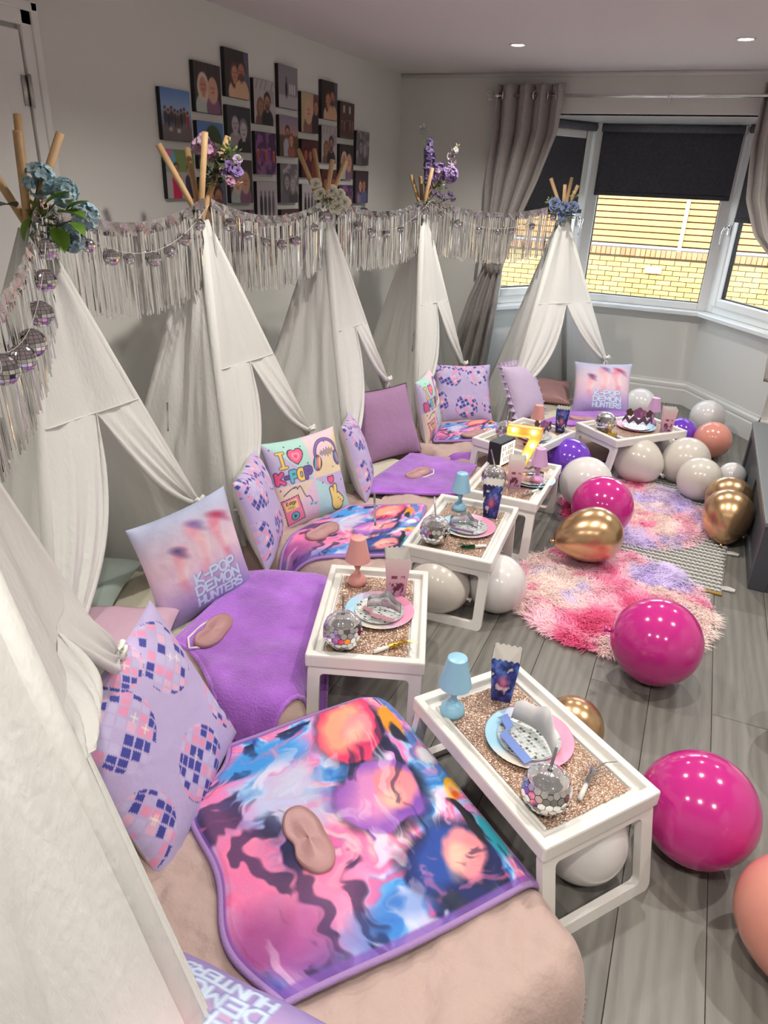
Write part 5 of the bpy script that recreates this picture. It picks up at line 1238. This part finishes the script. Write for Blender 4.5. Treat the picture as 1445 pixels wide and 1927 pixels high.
# ================================================================ rugs
def hairy(label, cx_, cy_, rx, ry, rot, seed, n):
    rr = np.random.default_rng(seed); t = thing('fluffy_rug', label, 'rug', (cx_, cy_, 0))
    def colr(x, y):
        wx = x*4.2+1.2*fbm(x*5, y*5, seed); wy = y*4.2+1.2*fbm(x*5+9, y*5, seed+3); q = fbm(wx, wy, seed+5, 3); q2 = fbm(wx*1.3+20, wy*1.3, seed+9, 3)
        c = np.zeros(np.shape(x)+(3,)); c[:] = (252, 214, 226)
        def mx(al, col):
            nonlocal c; al = np.clip(al, 0, 1)[..., None]; c = c*(1-al)+np.array(col, float)*al
        mx((q2-.44)*9, (250, 232, 228)); mx((.44-q)*10, (224, 210, 244)); mx((q-.56)*11, (246, 160, 196)); mx((q-.67)*14, (234, 104, 154))
        return lin(c)
    m = 48; a = np.linspace(0, 2*PI, m, endpoint=False); b = MB()
    rows = []; cols = []
    for f in np.linspace(0.01, 1, 14):
        x = f*rx*.97*np.cos(a); y = f*ry*.97*np.sin(a); rows.append(np.stack([x, y, np.full(m, .012*(1-f**6)+.002)], -1)); cols.append(colr(x+cx_, y+cy_))
    b.grid(rows, closed_v=True, colors=np.array(cols)); b.build('backing', mat('rug_base', (1, 1, 1), .95, attr=True), t, col=True, local=True)
    r = np.sqrt(rr.random(n))*1.0; th = rr.random(n)*2*PI; x = r*rx*np.cos(th); y = r*ry*np.sin(th)
    fa = fbm(x*9, y*9, seed+1)*10+rr.normal(0, .6, n); L_ = .028+.022*rr.random(n)
    out = np.stack([x/rx, y/ry], -1)*np.clip((r-.9)*8, 0, 1)[:, None]
    dx = np.cos(fa)*L_*.75+out[:, 0]*.025; dy = np.sin(fa)*L_*.75+out[:, 1]*.025; h = L_*.62*(1-.65*np.clip((r-.9)*10, 0, 1))
    nrm = np.hypot(dx, dy)+1e-9; sx, sy = -dy/nrm*.0016, dx/nrm*.0016
    V = np.zeros((n, 5, 3)); z0 = .006
    V[:, 0] = np.stack([x-sx, y-sy, np.full(n, z0)], -1); V[:, 1] = np.stack([x+sx, y+sy, np.full(n, z0)], -1)
    V[:, 2] = np.stack([x+dx*.45+sx*.9, y+dy*.45+sy*.9, z0+h*.8], -1); V[:, 3] = np.stack([x+dx*.45-sx*.9, y+dy*.45-sy*.9, z0+h*.8], -1)
    V[:, 4] = np.stack([x+dx, y+dy, z0+h], -1)
    cc = colr(x+cx_, y+cy_); br = (.95+.3*rr.random(n))[:, None]; C = np.repeat((cc*br)[:, None], 5, 1)
    me = bpy.data.meshes.new('pile'); i = np.arange(n)*5
    faces = [(k, k+1, k+2, k+3) for k in i.tolist()]+[(k+3, k+2, k+4) for k in i.tolist()]
    me.from_pydata(V.reshape(-1, 3).tolist(), [], faces); at = me.color_attributes.new('Col', 'FLOAT_COLOR', 'POINT'); A4 = np.ones((n*5, 4), np.float32); A4[:, :3] = C.reshape(-1, 3); at.data.foreach_set('color', A4.ravel())
    me.materials.append(mat('rug_pile', (1, 1, 1), .8, attr=True, trans=.2)); o = link('pile', me, t, True); o['kind'] = 'stuff'
hairy('fluffy round pink and lilac rug with a gold balloon on it', -.095, 2.775, .425, .445, 0, 31, 26000)
hairy('fluffy round pink and lilac rug lying on the woven mat', -.09, 3.74, .385, .44, 0, 52, 22000)
# woven mat of looped rows
t = thing('woven_mat', 'grey and white woven mat with a yellow edge under the fluffy rug', 'rug', (.05, 3.85, 0), -.06)
MB().bbox((0, 0, .003), (.70, 1.62, .005), .002).build('mat_ground', mat('grey_weave', (.20, .20, .19), .95), t, smooth=False, local=True)
M_LOOP = mat('white_cord', (.66, .65, .62), .9, bump=(200, .4)); g = MB(); nl = 34
for k in range(nl):
    x = -.34+.68*(k+.5)/nl
    g.tube([(x-.011, -.003, .005), (x-.003, .003, .010), (x+.006, -.002, .009), (x+.012, .003, .005)], [.0035, .0055, .0055, .0035], 6)
row = g.mesh('braided_row', M_LOOP)
for k in range(44):
    o = link('braided_row', row, t, True); o.location = (0.004*(k % 2), -.79+k*.036, 0)
MB().tube([(-.35, -.815, .006), (.35, -.815, .006)], .006, 8).build('yellow_edge', mat('mustard_cord', (.5, .3, .05), .9), t, local=True)
for y in (-.75, -.37, .0, .4):
    k = MB(); k.tube([(.345, y-.01, .005), (.375, y-.012, .009), (.395, y-.008, .006), (.398, y+.004, .006), (.375, y+.008, .009), (.345, y+.008, .005)], .006, 6); k.build('tassel_loop', M_LOOP, t, local=True)

# ================================================================ photo tiles on the left wall
M_PHOTO = mat('photo_print', (1, 1, 1), .35, attr=True)
M_EDGE = mat('black_tile_edge', (.012, .012, .013), .5)
def photo_paint(kind, seed):
    n = 44; c = Canvas(n, n); r = random.Random(seed); u, v = c.u, c.v
    sk = [(222, 170, 140), (206, 150, 120), (190, 130, 104), (230, 184, 160)]
    def head(x, y, s, skin, hair, long=False, body=None, beard=False):
        if body: c.ell(x, y-2.35*s, 1.55*s, 1.5*s, body); c.rect(x-1.5*s, 0, x+1.5*s, max(0, y-2.2*s), body)
        if long: c.ell(x, y-.3*s, 1.15*s, 1.55*s, hair)
        c.ell(x, y+.25*s, .92*s, 1.05*s, hair); c.rect(x-.35*s, y-1.3*s, x+.35*s, y-.6*s, skin); c.ell(x, y-.12*s, .74*s, .95*s, skin)
        if beard: c.ell(x, y-.62*s, .6*s, .45*s, tuple(q*.55 for q in skin)); 
        c.ell(x-.28*s, y+.02*s, .09*s, .06*s, (60, 40, 40)); c.ell(x+.28*s, y+.02*s, .09*s, .06*s, (60, 40, 40)); c.line([(x-.25*s, y-.5*s), (x+.25*s, y-.5*s)], .06*s, (160, 80, 80)); c.ell(x, y-.2*s, .08*s, .14*s, tuple(q*.9 for q in skin))
    def grp(y, s, cols, k):
        for i in range(k):
            x = .12+.76*i/(k-1); cl = r.choice(cols); yy = y+r.uniform(-.04, .04); c.ell(x, yy-.14*s*5, .055, .16, cl); c.ell(x, yy, .035, .045, r.choice(sk)); c.ell(x, yy+.025, .036, .028, (50, 36, 30))
    if kind == 'beach':
        for q in range(3): c.rgb[..., q] = np.interp(v, [0, .28, .32, .55, .6, 1], [(110, 104, 100)[q], (120, 112, 106)[q], (120, 140, 180)[q], (150, 180, 220)[q], (160, 190, 226)[q], (90, 140, 205)[q]])
        grp(.58, .2, [(40, 40, 46), (30, 34, 44), (170, 60, 60), (60, 50, 50), (90, 70, 50)], 8); c.ell(.55, .2, .06, .045, (220, 216, 210)); c.ell(.28, .22, .06, .04, (200, 190, 180))
    elif kind == 'women': c.rgb[:] = (62, 50, 46); [c.rect(x, .5, x+.05, 1, (40, 34, 32)) for x in (.1, .25, .5, .8)]; head(.32, .56, .19, sk[1], (228, 212, 190), True, (190, 210, 200)); head(.68, .52, .17, sk[0], (214, 180, 150), True, (140, 100, 130))
    elif kind == 'couple': c.rgb[:] = (50, 42, 38); c.rect(.8, .3, 1, 1, (90, 100, 120)); head(.40, .52, .18, sk[1], (90, 60, 40), True, (230, 196, 160)); head(.68, .58, .2, sk[2], (60, 40, 30), False, (226, 190, 150), True)
    elif kind == 'kids': c.rgb[:] = (58, 56, 62); head(.33, .62, .2, (190, 188, 192), (60, 58, 64), False, (170, 168, 172)); head(.68, .5, .2, (206, 204, 206), (130, 128, 134), False, (30, 30, 34))
    elif kind == 'window': c.rgb[:] = (196, 196, 192); c.rect(.55, .5, .95, .8, (170, 170, 170)); [c.line([(x, .8), (x+.1, 1)], .02, (150, 150, 150)) for x in (.1, .3, .5, .8)]; head(.3, .4, .16, (170, 130, 110), (130, 90, 60), True, (120, 90, 84)); head(.62, .52, .18, (180, 136, 116), (50, 40, 36), False, (40, 38, 42), True)
    elif kind == 'grey': c.rgb[:] = (150, 150, 154); c.rect(0, 0, 1, .3, (190, 190, 192)); c.ell(.4, .45, .06, .2, (50, 50, 54)); c.ell(.4, .7, .04, .05, (90, 88, 88)); [c.rect(.55+.12*k, .35, .62+.12*k, .58, (230, 230, 232)) for k in range(3)]
    elif kind == 'blond': c.rgb[:] = (206, 190, 150); c.rect(.7, .4, 1, 1, (120, 80, 80)); head(.42, .58, .2, sk[3], (226, 200, 150), True, (150, 110, 100)); head(.85, .68, .16, sk[1], (110, 70, 50), False, (60, 50, 56))
    elif kind == 'tree': c.rgb[:] = (96, 140, 200); c.ell(.6, .5, .35, .45, (60, 84, 50)); c.rect(0, 0, 1, .25, (120, 140, 90))
    elif kind == 'party':
        c.rgb[:] = (70, 40, 84); n_ = fbm(u*7, v*7, seed); c.mix((n_-.5)*8, (150, 90, 150)); grp(.6, .2, [(200, 90, 50), (120, 60, 150), (60, 40, 90), (180, 60, 90)], 5)
    elif kind == 'field':
        for q in range(3): c.rgb[..., q] = np.interp(v, [0, .5, .56, 1], [(90, 70, 50)[q], (110, 84, 60)[q], (200, 160, 150)[q], (150, 150, 176)[q]])
        head(.42, .6, .14, sk[1], (60, 44, 34), False, (190, 196, 206), True); head(.62, .42, .13, sk[0], (130, 90, 50), True, (170, 100, 90))
    elif kind == 'tree_kids': c.rgb[:] = (120, 150, 90); c.rect(0, .5, 1, 1, (130, 160, 90)); c.rect(0, 0, 1, .55, (186, 186, 182)); c.ell(.15, .8, .2, .25, (110, 190, 220)); c.ell(.1, .95, .14, .12, (230, 120, 180)); head(.35, .62, .1, sk[1], (60, 40, 34), False, (214, 30, 90)); head(.8, .6, .1, sk[0], (70, 50, 40), False, (50, 50, 80))
    elif kind == 'red': c.rgb[:] = (84, 36, 36); head(.25, .62, .13, (190, 100, 80), (60, 20, 24), True, (90, 30, 40)); head(.52, .6, .13, (200, 110, 84), (50, 20, 20), True, (70, 24, 50)); head(.78, .64, .13, (190, 96, 70), (60, 24, 20), False, (130, 50, 40))
    elif kind == 'house': c.rgb[:] = (92, 66, 60); [c.rect(x, .7, x+.14, .9, (190, 196, 196)) for x in (.2, .6)]; grp(.5, .2, [(120, 90, 60), (60, 60, 70), (210, 206, 200), (150, 110, 90)], 5)
    elif kind == 'mono': c.rgb[:] = (120, 118, 120); n_ = fbm(u*6, v*6, seed); c.mix((n_-.5)*6, (180, 178, 178)); head(.35, .55, .17, (170, 166, 168), (90, 88, 92), True, (110, 108, 112)); head(.68, .5, .16, (186, 184, 186), (140, 138, 142), True, (80, 80, 84))
    elif kind == 'bw': c.rgb[:] = (196, 196, 198); [c.ell(.2+.2*k, .4, .07, .3, (40+20*k, 40+20*k, 46+20*k)) for k in range(4)]; [c.ell(.2+.2*k, .72, .05, .06, (130, 126, 126)) for k in range(4)]
    else: c.rgb[:] = (70, 48, 66); head(.38, .55, .16, sk[0], (90, 60, 50), True, (150, 120, 170)); head(.66, .56, .16, sk[1], (70, 50, 40), False, (90, 110, 160))
    c.rgb *= np.array([.92, .88, .9]); return c.lin()
PHOTOS = {0: ('beach', 'tree_kids'), 1: ('women', 'tree', 'couple'), 2: ('couple', 'kids', 'women', 'party'), 3: ('window', 'party', 'bw', 'field'), 4: ('grey', 'field', 'mono', 'house'), 5: ('blond', 'red', 'bw', 'party'), 6: ('couple', 'window', 'red', 'mono'), 7: ('house', 'women', 'party', 'blond'), 8: ('mono', 'other', 'kids')}
PTX = {'beach': 'group on a pebble beach under blue sky', 'tree_kids': 'two children, one in a pink coat', 'women': 'two smiling women side by side', 'tree': 'green tree against blue sky', 'couple': 'couple cheek to cheek in warm light', 'kids': 'two small children in black and white',
       'party': 'crowd at a party in purple light', 'window': 'couple before a pale bright room', 'bw': 'row of standing figures in black and white', 'field': 'couple in a field at dusk', 'grey': 'figure beside large pale letters in grey', 'house': 'group before a dark brick house', 'mono': 'two long-haired women in grey tones', 'blond': 'blond woman beside a man', 'red': 'three friends in dark red light', 'other': 'pair in purple and blue clothes'}
tops = [(294, 161), (358, 111), (417, 86), (472, 145), (521, 118), (561, 170), (599, 147), (634, 188), (668, 245)]
tile_m = MB().bbox((0, 0, 0), (.02, .2, .197), .002).mesh('tile_block', M_EDGE, False)
used = {}
for ci, (x, y) in enumerate(tops):
    P0 = pxx(x, y, XL+.02)
    yy = 2.735+.2365*ci
    for ri, kind in enumerate(PHOTOS[ci]):
        z = P0.z-.0985-ri*.231; used[kind] = used.get(kind, 0)+1
        where = {0: 'topmost of its column', 1: 'second in its column', 2: 'third in its column', 3: 'fourth in its column'}[ri]+(' door side' if ci < 4 else ' window side')
        t = thing('photo_tile', 'photo tile, %s, %s' % (PTX[kind], where), 'photo', (XL, yy+.1, z), group='photo tiles on the wall')
        o = link('tile_block', tile_m, t, True); o.location = (.011, 0, 0)
        u, v = np.meshgrid(np.linspace(-.099, .099, 44), np.linspace(-.0975, .0975, 44), indexing='ij')
        g = MB(); g.grid(np.stack([np.full(u.shape, .0216), u, v], -1), colors=photo_paint(kind, ci*10+ri)); g.build('picture', M_PHOTO, t, col=True, local=True)

# ================================================================ silver fringe garlands and mirror ball strings
M_FOIL = mat('silver_foil', (.88, .87, .87), .07, 1.0)
M_FOILB = mat('silver_foil_band', (.72, .70, .70), .1, 1.0, bump=(25, .5))
M_CORD = mat('white_cord_string', (.8, .78, .75), .6)
GL = ['between the doorway teepee and the hydrangea teepee', 'between the hydrangea teepee and the purple flower teepee', 'between the purple flower teepee and the white rose teepee', 'between the white rose teepee and the tall flower spike teepee', 'between the tall flower spike teepee and the bay window teepee']
def mini_ball():
    g = MB(); bm = bmesh.new(); bmesh.ops.create_uvsphere(bm, u_segments=16, v_segments=11, radius=1.0)
    rr = random.Random(1)
    for f in bm.faces:
        c = f.calc_center_median(); n = (f.normal+Vector((rr.uniform(-.06, .06), rr.uniform(-.06, .06), rr.uniform(-.06, .06)))).normalized()
        g.face([g.vert(c+(v.co-c)*.9-n*((v.co-c).dot(n))*.9) for v in f.verts])
    bm.free(); return g.mesh('mirror_ball', M_MIRR, False)
MBALL = mini_ball()
BALLT = mat('ball_grout', (.12, .12, .13), .5)
MCORE = MB().lathe([(.001, .97), (.5, .84), (.84, .5), (.97, 0), (.84, -.5), (.5, -.84), (.001, -.97)], 16).mesh('ball_core', BALLT)
for i in range(5):
    a, b = AP[i].copy(), AP[i+1].copy(); d = (b-a); dh = Vector((d.x, d.y, 0)); Ld = dh.length; dh.normalize(); out = Vector((dh.y, -dh.x, 0))
    if out.x < 0 and i < 4: out = -out
    a = a+out*.03+dh*(.02 if i else 0); b = b+out*.03-dh*.02
    za = 1.475 if i > 0 else 1.44; zb = 1.475; dip = .075 if i not in (0,) else .14
    rr = random.Random(50+i)
    def P(q, z=0.0): p = a*(1-q)+b*q; return Vector((p.x, p.y, za*(1-q)+zb*q-dip*4*q*(1-q)+z))
    t = thing('fringe_garland', 'silver foil fringe garland hung '+GL[i], 'garland', tuple(P(.5)), group='silver fringe garlands')
    n = int(Ld*26); g = MB(); rows = [[], []]
    for k in range(n+1):
        q = k/n; w = out*(.008*(-1)**k)+out*rr.uniform(-.003, .003); rows[0].append(tuple(P(q, .012)+out*.004+w*.4)); rows[1].append(tuple(P(q, -.034+rr.uniform(-.005, .005))+w*1.4))
    g.grid(rows)
    g.build('header_band', M_FOILB, t, smooth=False)
    g = MB(); ns = int(Ld*240)
    for k in range(ns):
        q = (k+rr.random())/ns; o = P(q, -.02)+out*rr.uniform(-.006, .012); L_ = rr.uniform(.262, .29)*(.8 if rr.random() < .06 else 1); w = .0027*rr.uniform(.7, 1.3)
        an = rr.uniform(-1.2, 1.2); tw = rr.uniform(-.3, .3); sl = rr.uniform(-.13, .13); r1, r2 = [], []
        for j in range(4):
            f = j/3; aa = an+tw*f; s = dh*(math.cos(aa)*w)+out*(math.sin(aa)*w); p = o+Vector((0, 0, -L_*f))+dh*(rr.uniform(-.0025, .0025)*f)+out*(rr.uniform(-.001, .001)*f+sl*L_*f*.35)
            r1.append(tuple(p-s)); r2.append(tuple(p+s))
        g.grid([r1, r2])
    f = g.build('fringe', M_FOIL, t, smooth=False); f['kind'] = 'stuff'
    s = thing('mirror_ball_string', 'mirror ball string looped '+GL[i], 'garland', tuple(P(.5)), group='mirror ball strings')
    def Q(q): p = P(q)+out*.03; return Vector((p.x, p.y, za*(1-q)+zb*q-.01-(dip+.075)*4*q*(1-q)))
    MB().tube([Q(k/30) for k in range(31)], .0008, 5).build('cord', M_CORD, s)
    nb = 8 if i in (1, 0) else 7
    for k in range(nb):
        q = (k+.5)/nb+rr.uniform(-.03, .03); r_ = rr.choice((.019, .022, .026) if i > 0 else (.028, .03, .033)); p = Q(q)-Vector((0, 0, r_*1.02))
        o = link('mirror_ball', MBALL, s); o.matrix_basis = Matrix.Translation(p) @ Matrix.Rotation(rr.random()*6, 4, 'Z') @ Matrix.Diagonal((r_, r_, r_, 1))
        c = link('ball_core', MCORE, o, True)

# ================================================================ flower sprays on the teepee tops
def petal_cols(base, n): return mat(n, base, .7, trans=.15, attr=True)
M_PETAL = mat('petal_cloth', (1, 1, 1), .75, attr=True, trans=.15); M_LEAF = mat('leaf_cloth', (1, 1, 1), .55, attr=True, trans=.1)
def frame_of(n): n = Vector(n).normalized(); x = n.orthogonal().normalized(); return x, n.cross(x), n
def petal(g, c, n, ang, r, w, curl, col, rr):
    x, y, z = frame_of(n); d = x*math.cos(ang)+y*math.sin(ang); s = z.cross(d); rows = []
    cols = []
    for i, f in enumerate((0, .35, .7, 1.0)):
        ww = w*(.25, .85, 1.0, .55)[i]; h = curl*math.sin(f*1.7)*r
        rows.append([tuple(c+d*(r*f)-s*ww*.5+z*(h+.15*ww)), tuple(c+d*(r*f*(1.04 if i == 3 else 1))+z*(h-.02*r)), tuple(c+d*(r*f)+s*ww*.5+z*(h+.15*ww))])
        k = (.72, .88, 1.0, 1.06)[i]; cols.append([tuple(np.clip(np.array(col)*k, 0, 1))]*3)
    g.grid(rows, colors=cols)
def rose(parent, c, n, r, col, rr, name='rose'):
    g = MB(); x, y, z = frame_of(n)
    for lay, (k, rad, cu, wd) in enumerate(((5, 1.0, .35, 1.0), (5, .82, .75, .9), (4, .6, 1.1, .7), (3, .38, 1.6, .5))):
        for i in range(k):
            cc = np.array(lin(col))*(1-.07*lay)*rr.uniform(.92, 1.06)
            petal(g, Vector(c)+z*(.12*r*lay), n, 2*PI*i/k+lay*.6+rr.uniform(-.15, .15), r*rad, r*wd, cu, tuple(np.clip(cc, 0, 1)), rr)
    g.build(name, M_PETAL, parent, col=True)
def hydra(parent, c, r, cols, rr, n=46, fs=.42, name='hydrangea_head'):
    g = MB()
    for i in range(n):
        v = Vector((rr.gauss(0, 1), rr.gauss(0, 1), rr.gauss(0, 1)+.15)).normalized(); p = Vector(c)+v*r*rr.uniform(.75, 1.0); col = np.array(lin(rr.choice(cols)))*rr.uniform(.85, 1.1); a0 = rr.random()*3
        for k in range(4): petal(g, p, v, a0+k*PI/2, r*fs, r*fs*.95, .3, tuple(np.clip(col, 0, 1)), rr)
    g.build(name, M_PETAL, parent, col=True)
def leaf(parent, c, d, L_, col, rr, w=.42):
    d = Vector(d).normalized(); s = d.cross(Vector((0, 0, 1)));  s = s.normalized() if s.length > .01 else Vector((1, 0, 0)); n = s.cross(d); g = MB(); rows, cols = [], []
    for f in (0, .2, .45, .7, .9, 1.0):
        wd = L_*w*math.sin(PI*min(1, f*.93+.05))**.8*(.9 if f < 1 else .1); p = Vector(c)+d*(L_*f)-n*(.25*L_*f*f)
        rows.append([tuple(p-s*wd*.5+n*wd*.2), tuple(p), tuple(p+s*wd*.5+n*wd*.2)]); k = rr.uniform(.85, 1.1); cols.append([tuple(np.array(lin(col))*k), tuple(np.array(lin(col))*k*.75), tuple(np.array(lin(col))*k)])
    g.grid(rows, colors=cols); g.build('leaf', M_LEAF, parent, col=True)
def greens(parent, c, r, cols, rr, n=60, L_=.02):
    g = MB()
    for i in range(n):
        v = Vector((rr.gauss(0, 1), rr.gauss(0, 1), rr.gauss(0, .8))).normalized(); p = Vector(c)+v*r*rr.random(); d = (v+Vector((0, 0, .4))).normalized(); s = d.orthogonal().normalized(); col = tuple(np.array(lin(rr.choice(cols)))*rr.uniform(.8, 1.15))
        q = p+d*L_; g.grid([[tuple(p), tuple((p+q)/2-s*L_*.28)], [tuple((p+q)/2+s*L_*.28), tuple(q)]], colors=[[col, col], [col, col]])
    o = g.build('small_foliage', M_LEAF, parent, col=True); o['kind'] = 'stuff'
def stems(parent, c, pts):
    g = MB()
    for p in pts:
        m_ = (Vector(c)+Vector(p))/2+Vector((0, 0, -.01)); g.tube([c, m_, p], .0022, 5)
    g.build('stem', mat('green_stem', (.10, .15, .05), .7), parent)
rr = random.Random(5)
A = AP[1]; t = thing('flower_spray', 'spray of blue hydrangeas and bright green leaves tied to a teepee', 'flowers', tuple(A))
hs = [(72, 338, .042), (120, 362, .036), (160, 408, .036), (135, 448, .036)]; pts = [pr(x, y, A+Vector((.06, 0, 0))) for x, y, _ in hs]
for p, (_, _, r_) in zip(pts, hs): hydra(t, p, r_, [(182, 212, 222), (168, 202, 216), (194, 218, 226)], rr)
for x, y, dx, dy, L_ in ((85, 385, .3, .5, .07), (110, 400, .6, .1, .08), (60, 410, -.1, -.6, .06), (105, 430, .5, -.5, .075), (130, 420, .7, -.2, .06), (125, 395, .5, .6, .06), (30, 390, -.3, .1, .07)): leaf(t, pr(x, y, A+Vector((.11, 0, 0))), (dx, dy*.6, dy*.7), L_*1.15, (108, 150, 46) if x > 50 else (70, 86, 60), rr, .7)
greens(t, pr(75, 405, A+Vector((.05, 0, 0))), .035, [(90, 120, 50), (110, 130, 60)], rr, 40, .022); stems(t, pr(55, 425, A+Vector((.04, 0, 0))), pts)
A = AP[2]; t = thing('flower_spray', 'spray of pink, purple and lilac blooms with dark leaves on a teepee', 'flowers', tuple(A)); R_ = A+Vector((.05, 0, 0))
for x, y, r_, c in ((383, 268, .026, (200, 150, 190)), (392, 280, .026, (206, 160, 196)), (375, 276, .024, (190, 140, 180)), (408, 285, .022, (210, 170, 190)), (398, 298, .018, (196, 150, 160))): hydra(t, pr(x, y, R_), r_, [c, (214, 186, 206)], rr, 16, .6, 'lilac_bloom')
for x, y, r_, c in ((430, 315, .024, (150, 120, 180)), (446, 325, .024, (160, 134, 192)), (446, 302, .02, (198, 176, 210)), (433, 341, .022, (206, 160, 190)), (420, 330, .016, (170, 140, 190))): rose(t, pr(x, y, R_), (.6, -.7, .3), r_, c, rr)
for x, y in ((390, 300), (400, 310), (385, 312), (410, 300), (415, 275), (380, 320), (405, 325), (425, 290)): leaf(t, pr(x, y, R_), (rr.uniform(-.2, .8), rr.uniform(-.6, .2), rr.uniform(-.4, .8)), .055, (62, 74, 54), rr, .7)
greens(t, pr(432, 290, R_), .045, [(110, 130, 60), (84, 106, 54)], rr, 90, .018); greens(t, pr(405, 330, R_), .04, [(50, 60, 44)], rr, 50, .02); greens(t, pr(443, 343, R_), .02, [(190, 150, 110)], rr, 30, .014); stems(t, pr(372, 350, R_), [pr(390, 285, R_), pr(425, 300, R_), pr(440, 325, R_), pr(430, 340, R_)])
A = AP[3]; t = thing('flower_spray', 'posy of white roses with fine green foliage on a teepee', 'flowers', tuple(A)); R_ = A+Vector((.07, 0, 0))
for x, y, r_ in ((594, 348, .03), (602, 368, .036), (624, 362, .034), (636, 376, .03), (648, 383, .034), (632, 392, .036), (613, 385, .024), (640, 366, .026)): rose(t, pr(x, y, R_), (.5, -.8, .35), r_, (248, 245, 228), rr, 'white_rose')
greens(t, pr(618, 380, R_), .06, [(110, 128, 90), (90, 110, 70)], rr, 120, .018)
A = AP[4]; t = thing('flower_spray', 'tall spray with a purple flower spike and lilac pompoms on a teepee', 'flowers', tuple(A)); R_ = A+Vector((.06, 0, 0))
for k in range(17): hydra(t, pr(808+2*math.sin(k), 262+k*5.0, R_), .012+.014*min(1, k/6), [(150, 130, 180), (130, 112, 164), (168, 150, 196)], rr, 9, .75, 'spike_floret')
greens(t, pr(797, 243, R_), .02, [(150, 140, 160), (120, 120, 110)], rr, 16, .02)
for x, y, r_ in ((828, 320, .042), (846, 328, .048), (820, 332, .03)): hydra(t, pr(x, y, R_), r_, [(168, 146, 196), (184, 160, 206), (156, 130, 186)], rr, 60, .34, 'pompom')
for x, y in ((848, 294), (851, 304), (838, 342), (856, 282)): hydra(t, pr(x, y, R_), .018, [(226, 218, 220), (214, 196, 210)], rr, 8, .8, 'pale_bloom')
greens(t, pr(862, 276, R_), .016, [(180, 180, 130)], rr, 12, .016)
for x, y in ((825, 366), (836, 372), (848, 364), (852, 374), (815, 362)): hydra(t, pr(x, y, R_), .016, [(120, 96, 140), (140, 116, 156)], rr, 12, .6, 'small_bloom')
greens(t, pr(822, 352, R_), .06, [(84, 92, 56), (104, 96, 60)], rr, 70, .022); stems(t, pr(800, 385, R_), [pr(797, 243, R_), pr(808, 340, R_), pr(846, 330, R_), pr(862, 272, R_), pr(852, 372, R_), pr(836, 370, R_)])
A = AP[5]; t = thing('flower_spray', 'small bunch of pale blue roses on the bay window teepee', 'flowers', tuple(A)); R_ = A+Vector((.02, -.06, 0))
for x, y, r_ in ((1044, 386, .045), (1064, 393, .045), (1078, 392, .04), (1049, 398, .028), (1057, 410, .03)): rose(t, pr(x, y, R_), (.2, -.9, .3), r_, (136, 152, 190), rr, 'blue_rose')
greens(t, pr(1058, 398, R_), .09, [(80, 100, 84), (96, 112, 90)], rr, 90, .03); greens(t, pr(1082, 368, R_), .03, [(140, 150, 110)], rr, 20, .02); greens(t, pr(1036, 380, R_), .03, [(140, 150, 110)], rr, 16, .02)
